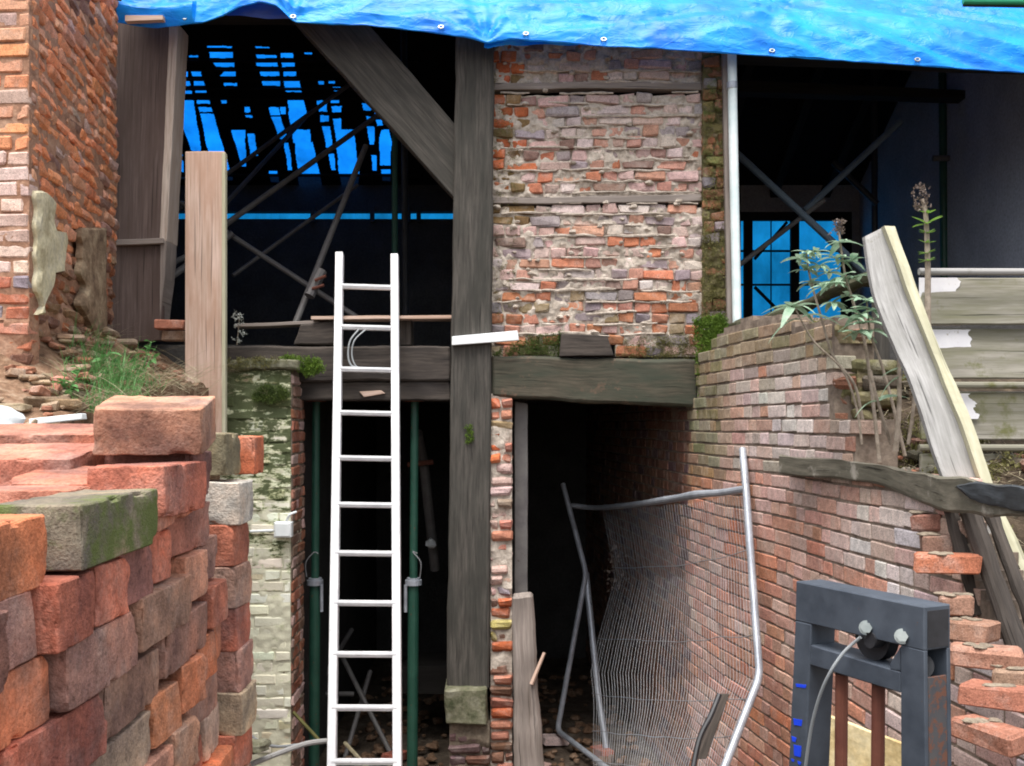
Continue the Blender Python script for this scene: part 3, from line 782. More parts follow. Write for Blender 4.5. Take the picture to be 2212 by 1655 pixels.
# window bars
w = thing('window', (wx0, YB, wz0), None, None); setpar(w, barn)
def wbar(u0, v0, u1, v1, name='glazing_bar', y=YB - 0.03, d=0.06):
    a, b = P(u0, v0, y), P(u1, v1, y)
    return slab(name, (min(a[0], b[0]), y, min(a[2], b[2])), (max(a[0], b[0]), y + d, max(a[2], b[2])), 'darkwood', w)
wbar(1608, 464, 1626, 694, 'frame_post'); wbar(1709, 464, 1727, 694, 'frame_post'); wbar(1819, 464, 1840, 694, 'frame_post')
wbar(1600, 458, 1840, 476, 'frame_rail', y=YB - 0.02); wbar(1600, 540, 1826, 544, y=YB - 0.01, d=0.03); wbar(1600, 613, 1826, 617, y=YB - 0.01, d=0.03)
for u in (1665,): wbar(u, 470, u + 2, 694, y=YB + 0.02, d=0.02)
for a, b in (((1630, 560), (1700, 480)), ((1630, 620), (1690, 680))):
    obj('diagonal_bar', tube([P(*a, YB - 0.05), P(*b, YB - 0.05)], 0.02, 6), M['darkwood'], w)

# rear roof slope: z = zb + .5 (YB - y)
def roofY(v):         # where the sight line of picture row v meets the slope
    k = (HZ - v) / F; return (2.78 + 0.5 * YB) / (k + 0.5)
def RP(u, v, off=0.0):
    y = roofY(v); p = P(u, v, y); return p + Vector((0, -0.447, -0.894)) * off
c2 = lambda x, y: crop(x, y, 350, 0, 2.759)
holes = []
def hole(x0, x1, x2, x3, y0, y1):     # top-left,top-right,bottom-left,bottom-right
    holes.append((x0, x1, x2, x3, y0, y1))
for h in [(118, 180, 118, 180, 340, 352), (200, 250, 200, 252, 342, 355), (112, 192, 112, 195, 435, 472), (215, 270, 222, 278, 435, 470),
          (112, 200, 114, 210, 492, 528), (226, 282, 232, 296, 492, 528), (116, 212, 120, 215, 550, 578), (238, 305, 240, 306, 548, 572),
          (108, 228, 212, 275, 618, 930), (248, 325, 254, 328, 616, 640), (260, 338, 268, 345, 660, 690), (270, 350, 345, 455, 702, 1060),
          (410, 470, 415, 475, 1083, 1110), (312, 465, 318, 462, 284, 294), (325, 472, 330, 474, 322, 358), (345, 480, 368, 480, 380, 412),
          (425, 486, 388, 486, 436, 470), (412, 496, 418, 496, 512, 528), (610, 690, 612, 700, 288, 296), (610, 735, 620, 740, 340, 358),
          (612, 740, 620, 745, 380, 410), (632, 750, 640, 756, 434, 470), (650, 760, 655, 760, 495, 528), (765, 840, 768, 842, 328, 356),
          (770, 850, 775, 850, 380, 412), (780, 858, 785, 860, 434, 470), (785, 880, 795, 892, 492, 568), (400, 430, 402, 430, 615, 638),
          (540, 575, 545, 575, 660, 692), (548, 585, 555, 585, 712, 724), (460, 545, 528, 552, 802, 1028), (560, 606, 580, 622, 825, 960),
          (693, 752, 705, 760, 660, 710), (706, 762, 765, 808, 720, 860), (760, 790, 765, 792, 662, 705), (804, 905, 818, 925, 616, 690), (812, 928, 828, 870, 690, 785), (836, 945, 842, 950, 800, 882),
          (850, 962, 880, 1020, 875, 1142), (780, 812, 812, 836, 880, 1050), (693, 745, 705, 756, 1055, 1125), (995, 1032, 1000, 1032, 495, 522),
          (1058, 1098, 1060, 1098, 492, 512), (1085, 1142, 1092, 1142, 538, 562), (988, 1050, 1000, 1050, 622, 688), (1072, 1124, 1075, 1124, 602, 634),
          (1080, 1140, 1082, 1138, 655, 692), (1010, 1060, 1012, 1062, 712, 750), (1022, 1072, 1045, 1085, 780, 910), (1088, 1135, 1095, 1140, 730, 800),
          (1100, 1215, 1120, 1240, 800, 1000), (1112, 1250, 1140, 1245, 990, 1142), (1060, 1092, 1078, 1102, 950, 1050), (1268, 1322, 1275, 1322, 640, 680),
          (1340, 1380, 1345, 1382, 665, 700), (1295, 1325, 1298, 1328, 720, 742), (1298, 1338, 1315, 1340, 780, 890), (1322, 1354, 1335, 1358, 960, 1050),
          (1385, 1430, 1370, 1448, 800, 880), (1370, 1448, 1380, 1440, 880, 1020), (1382, 1440, 1392, 1440, 1045, 1116), (1352, 1390, 1360, 1390, 740, 775),
          (910, 958, 915, 955, 325, 334), (72, 140, 72, 160, 920, 960), (66, 160, 66, 166, 990, 1060), (66, 170, 66, 172, 1085, 1105), (70, 115, 72, 116, 1126, 1135)]:
    hole(*h)
def open_at(x, y):
    for x0, x1, x2, x3, y0, y1 in holes:
        if y0 <= y <= y1:
            t = (y - y0) / (y1 - y0)
            if x0 + (x2 - x0) * t <= x <= x1 + (x3 - x1) * t: return True
    return False
V, Fc = [], []; vids = {}
rows = lin(-60, 404, 420); colsu = [-40 + 1.5 * i for i in range(1520)]
def fv(i, j):
    if (i, j) not in vids: vids[(i, j)] = len(V); V.append(RP(colsu[i], rows[j], 0.0))
    return vids[(i, j)]
def felt_cells():
    # coarse cells where nothing is open, fine cells round the tears
    for j in range(len(rows) - 1):
        v = (rows[j] + rows[j + 1]) / 2; run = None
        for i in range(len(colsu) - 1):
            u = (colsu[i] + colsu[i + 1]) / 2; x = (u * 1.0344 - 350) * 2.759; y = v * 1.0344 * 2.759
            if open_at(x + 6 * noise.noise(Vector((x * 0.022, y * 0.012, 1))), y + 4 * noise.noise(Vector((x * 0.03, y * 0.04, 7)))):
                if run is not None: Fc.append((fv(run, j), fv(run, j + 1), fv(i, j + 1), fv(i, j))); run = None
            elif run is None: run = i
        if run is not None:
            i = len(colsu) - 1; Fc.append((fv(run, j), fv(run, j + 1), fv(i, j + 1), fv(i, j)))
felt_cells()
b0 = len(V)
obj('roof_felt', (V, Fc), M['felt'], barn)
for v in (300, 318, 366, 395, 414, 450):          # battens crossing the torn felt, seen edge-on
    y = v / 2.759 / 1.0344
for yb in (368, 423, 482, 540, 600, 1072):
    v = yb / 2.759 / 1.0344
    board('batten', [RP(300, v - 2.2, 0.03), RP(900, v - 2.2, 0.03), RP(900, v + 2.2, 0.03), RP(300, v + 2.2, 0.03)], (0, 0.02, 0.02), M['darkwood'], barn, n=(6, 1, 1), r=0.002)
zr = CAMZ + 2.78
for x in (-3.9, -3.32, -2.86, -2.1, -1.55, -1.1, -0.5, 0.2, 0.9, 1.6, 2.3, 3.0, 3.6):
    y0, y1 = 9.15, 12.0
    f = lambda y: zr + 0.5 * (YB - y) - 0.06
    if x < -1.0: continue
    board('rafter', [(x, y0, f(y0)), (x + 0.09, y0, f(y0)), (x + 0.09, y1, f(y1)), (x, y1, f(y1))], (0, -0.05, -0.10), M['darkwood'], barn, n=(1, 8, 1), r=0.004)
# front slope boarding, added to keep light out of the interior, and ridge
ez, ey = CAMZ + 2.38, 6.95
el_, er_, et_ = CAMZ + 2.98, CAMZ + 2.37, CAMZ + 4.22
obj('light_block_boarding', ([(XL, ey, el_), (XR + .2, ey, er_), (XR + .2, 9.1, et_), (XL, 9.1, et_),
                       (XL, ey, el_ + .04), (XR + .2, ey, er_ + .04), (XR + .2, 9.1, et_ + .04), (XL, 9.1, et_ + .04)],
                      [(0, 3, 2, 1), (4, 5, 6, 7), (0, 1, 5, 4), (1, 2, 6, 5), (2, 3, 7, 6), (3, 0, 4, 7)]), M['felt'], barn)
zt = CAMZ + 2.78 + 0.5 * (YB - 9.1)
slab('ridge_board', (XL, 9.02, zt - 0.35), (XR + .2, 9.14, zt + 0.05), 'interior')
# roof end walls, out of view, added to keep the interior dark
for x in (XL - 0.1, XR + 0.1):
    obj('light_block_gable', ([(x, 6.9, CAMZ + 2.0), (x, YB + .1, CAMZ + 2.0), (x, YB + .1, zr), (x, 9.1, zt), (x, 6.9, CAMZ + 2.5),
                   (x + .08, 6.9, CAMZ + 2.0), (x + .08, YB + .1, CAMZ + 2.0), (x + .08, YB + .1, zr), (x + .08, 9.1, zt), (x + .08, 6.9, CAMZ + 2.5)],
                  [(0, 1, 2, 3, 4), (9, 8, 7, 6, 5), (0, 5, 6, 1), (1, 6, 7, 2), (2, 7, 8, 3), (3, 8, 9, 4), (4, 9, 5, 0)]), M['interior'], barn)
board('cross_tie', [P(1592, 172, 9.2), P(2120, 196, 9.2), P(2120, 214, 9.2), P(1592, 198, 9.2)], (0, 0.15, 0), M['darkwood'], barn, n=(10, 2, 2), rough=0.004)
# front wall below the right opening and left infill behind the cheek
slab('front_wall', (1.35, 7.15, 0), (XR + .2, 7.3, P(0, 688, 7.15)[2]), 'interior')
slab('front_wall', (XL, 7.12, 0), (-1.62, 7.3, P(0, 745, 7.12)[2]), 'interior')
slab('front_wall', (XL - 0.2, 7.05, 2.6), (-2.75, 7.2, 5.3), 'interior')

# the blue sheets of the back roof and the back wall
def sheet(name, fn, nu, nv_, mat, th=None):
    V, Fc = [], []
    for i in range(nu):
        for j in range(nv_): V.append(fn(i / (nu - 1), j / (nv_ - 1)))
    for i in range(nu - 1):
        for j in range(nv_ - 1):
            Fc.append((i * nv_ + j, (i + 1) * nv_ + j, (i + 1) * nv_ + j + 1, i * nv_ + j + 1))
    return obj(name, (V, Fc), M[mat], smooth=True)
def back_roof(a, b):
    x = XL - 0.3 + (XR - XL + 0.8) * a; y = 9.0 + 3.4 * b; z = CAMZ + 2.78 + 0.5 * (YB - y) + 0.12
    return Vector((x, y, z + 0.025 * nz((x, y, 0), 2.2)))
tag(sheet('tarpaulin', back_roof, 90, 40, 'tarp_back'), 'translucent blue sheet glowing behind the torn roof lining', 'tarpaulin')
def back_wall(a, b):
    x = XL - 0.3 + (XR - XL + 0.8) * a; z = 2.0 + 3.6 * b
    return Vector((x, YB + 0.45 + 0.06 * nz((x, 0, z), 2.5) + 0.03 * math.sin(x * 16), z))
tag(sheet('tarpaulin', back_wall, 160, 30, 'tarp_wall'), 'translucent blue sheet hung over the rear window and wall gap', 'tarpaulin')
# ---------------------------------------------------------------- front blue tarpaulin
EDGE = [(240, 46), (258, 48), (300, 56), (340, 60), (400, 52), (440, 48), (480, 34), (520, 14), (560, 4), (598, 12), (628, 42), (640, 48), (700, 51), (800, 55), (900, 66), (1000, 79), (1055, 93),
        (1100, 84), (1200, 91), (1310, 100), (1400, 103), (1570, 115), (1700, 123), (1900, 136), (2060, 147), (2230, 158), (2400, 168)]
def edge_v(u):
    for i in range(len(EDGE) - 1):
        if EDGE[i][0] <= u <= EDGE[i + 1][0]:
            t = (u - EDGE[i][0]) / (EDGE[i + 1][0] - EDGE[i][0]); return EDGE[i][1] + (EDGE[i + 1][1] - EDGE[i][1]) * t
    return EDGE[-1][1]
YT = 6.72
def folds(u, r):
    """wrinkle height in metres at picture column u, r metres above the hem"""
    z = r; x = (u - UC) * YT / F; h = 0.0
    for (cu, cr, A, kk, rad) in ((1050, 0.0, 0.014, 9, 0.30), (628, 0.02, 0.011, 8, 0.22), (1700, 0.62, 0.016, 8, 0.5)):
        cx = (cu - UC) * YT / F; dx, dz = x - cx, z - cr; d = math.hypot(dx, dz) + 1e-4
        h += A * math.sin(kk * math.atan2(dz, dx) + 1.3 * noise.noise(Vector((dx * 3, dz * 3, cu)))) * math.exp(-d / rad) * min(1, d * 9)
    # long pulls running down to the right
    q = z * 0.90 + x * 0.40; l = x * 0.9 - z * 0.4
    kR = smooth(1500, 1800, u)
    h += kR * 0.050 * noise.noise(Vector((q * 8.5, l * 0.8, 2))) + kR * 0.010 * noise.noise(Vector((q * 19, l * 1.6, 5)))
    q2 = z * 0.97 - x * 0.2
    k2 = 1 - 0.6 * kR
    n1 = noise.noise(Vector((q2 * 8, x * 2.2, 8))); n2 = noise.noise(Vector((q2 * 26 + x * 6, x * 7, 3)))
    h += k2 * (0.020 * (1 - 2 * abs(n1)) + 0.005 * (1 - 2 * abs(n2)))
    h += 0.0015 * noise.noise(Vector((x * 20, z * 34, 1)))
    return h
def tarp_front(a, b):
    u = 255 + (2420 - 255) * a
    hem = P(u, edge_v(u) + 1.6 * noise.noise(Vector((u * 0.03, 0, 0))), YT)
    r = 3.4 * b ** 1.9
    # hangs steeply near the hem then lies back up the roof slope
    steep = min(r, 0.42); lie = max(0.0, r - 0.42)
    h = folds(u, r)
    p = Vector((hem[0], hem[1] + steep * 0.50 + lie * 0.78, hem[2] + steep * 0.87 + lie * 0.62))
    bulge = 0.05 * math.sin(min(1, r / 0.5) * math.pi) * (0.6 + 0.6 * noise.noise(Vector((hem[0] * 1.1, 0, 4))))
    if u < 420: bulge += 0.05 * math.sin(min(1, r / 0.16) * math.pi)
    return p + Vector((0, -0.87, 0.5)) * (h * min(1, 0.35 + r * 9) + bulge)
root = sheet('tarpaulin', tarp_front, 560, 84, 'tarp')
tag(root, 'bright blue tarpaulin with wrinkles and eyelets along its hem, tied over the front eave', 'tarpaulin')
def hem_band(a, b):
    u = 255 + (2420 - 255) * a; ang = b * 2 * math.pi
    hem = P(u, edge_v(u) + 1.6 * noise.noise(Vector((u * 0.03, 0, 0))), YT)
    return hem + Vector((0, 0.006 * math.cos(ang) + 0.002, 0.006 * math.sin(ang) + 0.002))
hb = sheet('hem', hem_band, 300, 7, 'tarp'); setpar(hb, root)
def eyelet_v():
    V, Fc = [], []; seg, s2 = 14, 6
    for i in range(seg):
        th = 2 * math.pi * i / seg
        for k in range(s2):
            ph = 2 * math.pi * k / s2; rr = 0.0125 + 0.0045 * math.cos(ph)
            V.append((rr * math.cos(th), 0.004 * math.sin(ph), rr * math.sin(th)))
    for i in range(seg):
        for k in range(s2):
            Fc.append((i * s2 + k, ((i + 1) % seg) * s2 + k, ((i + 1) % seg) * s2 + (k + 1) % s2, i * s2 + (k + 1) % s2))
    return V, Fc
eme = mesh('eyelet', eyelet_v(), M['bolt'], smooth=True); pinv = parent_inv(root)
for u, dv in ((633, 9), (953, 12), (1136, 12), (1304, 14), (1668, 12), (1980, 11), (400, 12)):
    o = bpy.data.objects.new('eyelet', eme); COL.objects.link(o); o.parent = root; o.matrix_parent_inverse = pinv
    q = P(u, edge_v(u) - dv, YT); rr = dv * YT / F
    o.location = Vector((q[0], YT + rr * 0.5 - 0.014 - 0.87 * folds(u, rr), q[2])); o.rotation_euler = (-0.45, 0, 0); o.scale = (1.25, 1.25, 1.0)
# lower sheet showing below the hem, and a fold with its shade put into violet colour
def under(a, b):
    u = 1046 + (1360 - 1046) * a; v = edge_v(u) - 18 + (36 - 12 * abs(a - 0.35)) * b * (1 - 0.6 * a)
    p = P(u, v, YT + 0.06); return p + Vector((0, 0.012 * noise.noise(Vector((u * 0.03, v * 0.03, 3))) + 0.02 * math.sin(u * 0.06 + v * 0.1) * b, 0))
tag(sheet('tarpaulin', under, 70, 8, 'tarp'), 'narrow strip of a second blue sheet showing below the hem above the brick panel', 'tarpaulin')
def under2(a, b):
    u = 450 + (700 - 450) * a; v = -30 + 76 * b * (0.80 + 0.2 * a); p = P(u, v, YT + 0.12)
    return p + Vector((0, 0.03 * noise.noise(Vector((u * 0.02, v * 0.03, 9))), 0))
tag(sheet('tarpaulin', under2, 50, 14, 'tarp_shaded'), 'fold of blue sheet above the oak brace, its shade painted dull violet-blue', 'tarpaulin')
tag(board('roof_batten', [P(270, 33, 6.66), P(352, 33, 6.66), P(352, 43, 6.66), P(270, 46, 6.66)], (0, 0.05, 0), M['scaffboard'], n=(6, 1, 2), rough=0.001, r=0.002),
    'sawn orange batten end poking out of the blue sheet beside the left wall', 'batten')
g = thing('scaffold_pole', P(2060, 5, 6.2), 'green pole lashed across the blue sheet in the top right corner', 'scaffold pole')
obj('tube', tube([P(2080, 2, 6.1), P(2260, 4, 6.1)], 0.02, 10), M['green_bright'] if 'green_bright' in M else M['green'], g, smooth=True)
obj('binding', tube([P(2080, 11, 6.12), P(2260, 14, 6.12)], 0.010, 6), M['darkmetal'], g)

# ---------------------------------------------------------------- brick panel beside the post
pan = thing('infill_wall', (0.6, 7.05, CAMZ), 'rough infill panel of worn pink, orange and grey bricks with crumbling mortar, between post and white pipe', 'brick panel')
lathz = [(P(0, 183, 7.05)[2], P(0, 200, 7.05)[2]), (P(0, 428, 7.05)[2], P(0, 444, 7.05)[2])]
def pan_inc(p, s):
    for a, b in lathz:
        if b - 0.018 < p[2] < a + 0.012: return False
    u, v = proj(p)
    if 1206 < u < 1330 and v > 722: return False
    return True
def pan_col(p, uv, rnd):
    u, v = uv
    if u < 1140 and v < 480: c = pick(rnd, [(5, ORANGE), (2, (0.2, 0.13, 0.06)), (1, SALMON)])
    elif v > 620: c = pick(rnd, [(3, (0.42, 0.17, 0.09)), (3, SALMON), (2, GREY), (2, (0.25, 0.19, 0.11)), (1, PINK)])
    else: c = pick(rnd, [(5, PINK), (2.6, (0.34, 0.28, 0.28)), (1.7, (0.50, 0.19, 0.11)), (2.6, (0.50, 0.27, 0.20)), (3.6, PALE), (1, (0.26, 0.16, 0.13))])
    return jitcol(c, rnd)
brick_wall(pan, [(-0.145, 7.05), (1.31, 7.05)], P(0, 770, 7.05)[2], P(0, 62, 7.05)[2], pan_col, pan_inc, seed=21, sets='panel', ph=0.72,
           proud=0.014, tilt=0.06, mort_noise=0.017, recess=0.011, cell=0.012, mfreq=11, depth=0.14, zwave=0.03)
for k, ((a, b), bw) in enumerate(zip(lathz, (0.012, -0.006))):
    board('lath', [(-0.145, 7.035, a), (1.30, 7.035, a + (0.01 if k == 0 else 0.03)), (1.30, 7.035, b + (0.014 if k == 0 else 0.03)), (-0.145, 7.035, b + 0.01)],
          (0, 0.10, 0), M['lathwood'], pan, n=(30, 1, 2), rough=0.005, r=0.004, seed=k + 3, bow=(0, 0, bw))
# squeezed mortar ridges hanging over the courses
rnd = random.Random(5); V, Fc = [], []
for k in range(110):
    z0 = P(0, 770, 7.05)[2] + 0.075 * rnd.randint(2, 26) + rnd.uniform(-0.008, 0.008); x0 = rnd.uniform(-0.12, 1.1); L = rnd.uniform(0.10, 0.42)
    pts = []; rs = []
    n = 10
    for i in range(n):
        x = x0 + L * i / (n - 1)
        if x > 1.3: break
        pts.append((x, 7.042 + 0.006 * noise.noise(Vector((x * 20, z0 * 9, 2))), z0 + 0.014 * noise.noise(Vector((x * 9, z0 * 7, 0)))))
        rs.append(0.005 + 0.010 * abs(noise.noise(Vector((x * 14, z0 * 11, 5)))) * math.sin(math.pi * (i + 0.5) / n) ** 0.5)
    if len(pts) > 3:
        v, f = tube(pts, rs, 6); b = len(V); V += v; Fc += [tuple(i + b for i in q) for q in f]
for k in range(60):
    p = (rnd.uniform(-0.1, 1.28), 7.045, rnd.uniform(P(0, 740, 7.05)[2], P(0, 120, 7.05)[2]))
    v, f = blob(p, rnd.uniform(0.012, 0.032), rnd, flat=0.6); b = len(V); V += v; Fc += [tuple(i + b for i in q) for q in f]
obj('mortar_ridges', (V, Fc), M['mortar'], pan, smooth=True, kind='stuff')

jam = thing('brick_pier', (1.4, 7.0, CAMZ), 'narrow mossy olive-brown brick pier beside the white pipe', 'brick pier')
def jam_col(p, uv, rnd):
    return jitcol(pick(rnd, [(3, (0.26, 0.13, 0.07)), (3, (0.20, 0.17, 0.07)), (2, (0.33, 0.15, 0.08)), (1, GREY)]), rnd, 0.3)
brick_wall(jam, [(1.30, 7.0), (1.455, 7.0)], 0.0, P(0, 70, 7.0)[2], jam_col, lambda p, s: proj(p)[1] < 760 or p[0] > 1.0, seed=31, sets='mossy', ph=0.5, proud=0.022,
           tilt=0.12, mort_noise=0.03, recess=0.014, cell=0.014, mortar='mortar_moss', depth=0.3, smat='brick_moss_s')
pipe = thing('rain_pipe', P(1590, 700, 6.9), 'slightly leaning white-painted pipe at the edge of the brick panel', 'pipe')
obj('tube', tube([P(1580, 60, 6.90), P(1583, 250, 6.90), P(1592, 697, 6.90)], [0.031, 0.031, 0.030], 16), M['pvc'], pipe, smooth=True)
board('backing_strip', px([(1561, 100), (1573, 100), (1583, 700), (1572, 700)], 6.93), (0, 0.05, 0), M['lathwood'], pipe, n=(1, 24, 1), rough=0.003)
obj('bracket', tube([P(1581, 178, 6.90), P(1581.3, 192, 6.90)], 0.036, 16), M['galv'], pipe)

# ---------------------------------------------------------------- lime-washed wall left of the opening
pw = thing('brick_wall', (-1.8, 6.7, 0), 'lime-washed brick wall stained green with algae, left of the ladder', 'brick wall')
def pw_col(p, uv, rnd):
    u, v = uv
    if v < 880: c = pick(rnd, [(3, (0.26, 0.18, 0.12)), (2, SALMON), (2, (0.18, 0.16, 0.07)), (1, PINK)])
    else: c = pick(rnd, [(5, (0.78, 0.76, 0.60)), (1, (0.82, 0.80, 0.68)), (0.6, (0.64, 0.58, 0.40))])
    return jitcol(c, rnd, 0.08)
def limewash(name, src):
    m, nt, b = new_mat(name); pos = geo(nt)
    if src == 'const':
        rg = nt.nodes.new('ShaderNodeRGB'); rg.outputs[0].default_value = (0.64, 0.62, 0.47, 1); base = rg.outputs[0]
    else: base = nt.nodes.new('ShaderNodeObjectInfo').outputs['Color'] if src == 'object' else N(nt, 'ShaderNodeAttribute', attribute_name='bcol').outputs['Color']
    n1 = noise_node(nt, pos, 6.5, 8, 0.75); n0 = noise_node(nt, mapping(nt, pos, (3, 3, 9)), 3.0, 6, 0.7)
    sx = nt.nodes.new('ShaderNodeSeparateXYZ'); nt.links.new(pos, sx.inputs[0])
    mr = nt.nodes.new('ShaderNodeMapRange'); mr.inputs['From Min'].default_value = 1.35; mr.inputs['From Max'].default_value = 2.7
    mr.inputs['To Min'].default_value = -0.16; mr.inputs['To Max'].default_value = 0.17
    nt.links.new(sx.outputs['Z'], mr.inputs['Value'])
    ad = nt.nodes.new('ShaderNodeMath'); ad.operation = 'ADD'; nt.links.new(n0.outputs[0], ad.inputs[0]); nt.links.new(mr.outputs[0], ad.inputs[1])
    ad2 = nt.nodes.new('ShaderNodeMath'); ad2.operation = 'MULTIPLY_ADD'; nt.links.new(n1.outputs[0], ad2.inputs[0]); ad2.inputs[1].default_value = 0.6
    nt.links.new(ad.outputs[0], ad2.inputs[2])
    al = ramp(nt, ad2.outputs[0], [(0.83, 0.0), (0.90, 0.92)])
    al2 = ramp(nt, ad2.outputs[0], [(0.76, 0.0), (0.88, 0.6)])
    c = mixc(nt, al2.outputs[0], base, (0.42, 0.48, 0.20)); c = mixc(nt, al.outputs[0], c, (0.05, 0.065, 0.022))
    nt.links.new(c, b.inputs['Base Color']); b.inputs['Roughness'].default_value = 0.95
    n3 = noise_node(nt, pos, 60, 4, 0.7); bump(nt, b, n3.outputs[0], 0.5, 0.006); return m
M['limewash'] = limewash('limewashed_brick', 'object'); M['limewash_s'] = limewash('limewashed_mortar', 'attr')
m, nt, b = new_mat('x'); bpy.data.materials.remove(m)
brick_sets('lime', 0.006, 0.003, mat='limewash')
M['limemortar'] = limewash('limewashed_joint', 'const')
brick_wall(pw, [(-2.15, 6.7), (-1.442, 6.7)], 0.0, P(0, 800, 6.7)[2], pw_col, lambda p, s: True, seed=41, sets='lime', ph=0.35,
           proud=0.006, tilt=0.03, mort_noise=0.010, recess=0.003, cell=0.015, mortar='limemortar', depth=0.35, smat='limewash_s', limit=170)
brick_wall(pw, [(-1.428, 6.715), (-1.435, 7.12)], 0.0, P(0, 800, 6.7)[2], lambda p, uv, r: jitcol(pick(r, [(3, (0.32, 0.13, 0.08)), (2, (0.24, 0.15, 0.11)), (1, PINK)]), r),
           lambda p, s: True, seed=42, sets='old', ph=0.6, proud=0.005, mort_noise=0.006, recess=0.008, cell=0.03, mortar='mortar_dark', depth=0.1, limit=120)
board('coping', [P(486, 778, 6.66), P(650, 778, 6.66), P(650, 798, 6.66), P(486, 802, 6.66)], (0, 0.34, 0.0), M['concrete'], pw, n=(16, 2, 4), rough=0.018, r=0.012)

# ---------------------------------------------------------------- thin pier between the two lower openings
jp = thing('brick_pier', (0.0, 7.0, 0), 'narrow stacked brick pier between the ladder opening and the dark passage', 'brick pier')
def jp_col(p, uv, rnd):
    v = uv[1]
    if v < 1000: pal = [(3, ORANGE), (2, (0.28, 0.2, 0.12)), (1, SALMON)]
    elif v < 1280: pal = [(4, PINK), (2, SALMON), (2, (0.34, 0.24, 0.18)), (1, GREY)]
    else: pal = [(3, ORANGE), (2, SALMON), (2, BROWN), (1, (0.4, 0.32, 0.12))]
    return jitcol(pick(rnd, pal), rnd, 0.25)
brick_wall(jp, [(-0.145, 6.96), (0.0, 6.96)], 0.0, P(0, 850, 6.96)[2], jp_col, lambda p, s: True, seed=51, sets='rubble', ph=0.25, proud=0.022, tilt=0.10,
           mort_noise=0.014, recess=0.014, cell=0.018, depth=0.3)
sb = thing('stone_block', P(1005, 1565, 6.9), 'mossy stone block under the foot of the main post', 'stone block')
board('stone', px([(960, 1488), (1052, 1488), (1054, 1566), (962, 1564)], 6.85), (0, 0.3, 0), M['concrete'], sb, n=(8, 6, 4), rough=0.012, r=0.012)
fb = thing('brick_footing', (-0.27, 6.95, 0), 'crumbling brick footing below the mossy stone block', 'brick footing')
brick_wall(fb, [(-0.42, 6.9), (-0.15, 6.9)], 0.0, P(0, 1565, 6.9)[2], lambda p, uv, r: jitcol(pick(r, [(3, BROWN), (2, PLUM), (1, (0.3, 0.14, 0.1))]), r),
           lambda p, s: True, seed=52, sets='rubble', ph=0.5, proud=0.02, tilt=0.08, mort_noise=0.02, recess=0.014, cell=0.02, depth=0.3, mortar='mortar_dark')

# ---------------------------------------------------------------- right retaining wall
M['mortar_rw'] = rough_mat('weathered_joint', [(0.13, 0.10, 0.08), (0.24, 0.19, 0.15), (0.36, 0.29, 0.23)], 8, bd=0.008)
rw = thing('retaining_wall', (1.5, 5, 0), 'curving red brick retaining wall with white salt stains, running out of the dark passage', 'retaining wall')
def rw_top(p):
    y = p[1]
    if y > 6.9: return P(0, 860, 7.0)[2] if y < 7.3 else 2.8
    if y > 6.2: return CAMZ + 0.42 + 0.16 * smooth(6.85, 6.3, y)
    if y > 4.85: return CAMZ + 0.60 - 0.10 * smooth(6.0, 4.9, y) + 0.03 * nz(p, 3)
    if y > 4.6: return CAMZ + 0.20 * (nz(p, 5) * 0.5 + 0.2)
    if y > 3.85: return CAMZ - 0.23
    return CAMZ - 0.25 - (3.85 - y) * 1.35 + 0.02 * nz(p, 4)
def rw_inc(p, s): return p[2] < rw_top(p)
def rw_col(p, uv, rnd):
    u, v = uv
    if p[1] > 7.1: c = pick(rnd, [(2, BROWN), (2, (0.24, 0.12, 0.08)), (1, PLUM)])
    else:
        w = 0.0
        w = 1.05 * math.exp(-((u - 1925) / 95.0) ** 2 - ((v - 1190) / 130.0) ** 2) + 0.6 * math.exp(-((u - 1700) / 85.0) ** 2 - ((v - 905) / 110.0) ** 2)
        if u > 1900 and v > 1150: w = max(w, 0.40)
        w += 0.14
        if v < 1010: c = pick(rnd, [(3, (0.48, 0.29, 0.22)), (2, (0.47, 0.23, 0.16)), (2, (0.38, 0.30, 0.25))])
        else: c = pick(rnd, [(5, (0.50, 0.215, 0.135)), (3, (0.44, 0.22, 0.155)), (1.5, (0.52, 0.31, 0.24)), (1, (0.56, 0.22, 0.12))])
        f_ = max(0.0, min(0.92, w * (0.15 + 1.5 * rnd.random()) + (0.25 * noise.noise(p * 3.0)) * (w > 0)))
        wc = (0.70, 0.65, 0.63); c = tuple(c[i] * (1 - f_) + wc[i] * f_ for i in range(3))
        g_ = max(0.75 * smooth(815, 740, v), 0.8 * smooth(1590, 1540, u) * smooth(1120, 960, v)) * (0.6 + 0.6 * rnd.random()); g_ = min(0.9, g_)
        c = tuple(c[i] * (1 - g_) + (0.19, 0.18, 0.085)[i] * g_ for i in range(3))
    return jitcol(c, rnd, 0.14)
brick_wall(rw, RW, 0.0, CAMZ + 0.62, rw_col, rw_inc, seed=61, sets='neat', ph=0.55, proud=0.003, tilt=0.01, mort_noise=0.003, recess=0.0075, limit=270,
           cell=0.03, mortar='mortar_rw', depth=0.2, zwave=0.012)
brick_wall(rw, [(1.515, 4.835), (1.80, 4.80)], CAMZ - 0.30, CAMZ + 0.50, lambda p, uv, r: jitcol(pick(r, [(3, (0.26, 0.13, 0.085)), (2, (0.17, 0.15, 0.08)), (1, (0.4, 0.2, 0.13)), (1, (0.12, 0.09, 0.07))]), r, 0.25),
           lambda p, s: noise.noise(p * 6) < 0.32 and p[2] < CAMZ + 0.48 - 0.5 * s, seed=66, sets='rubble', ph=0.5, proud=0.03, tilt=0.12, mort_noise=0.03, recess=0.02, cell=0.02, mortar='mortar_moss', depth=0.1, limit=30)
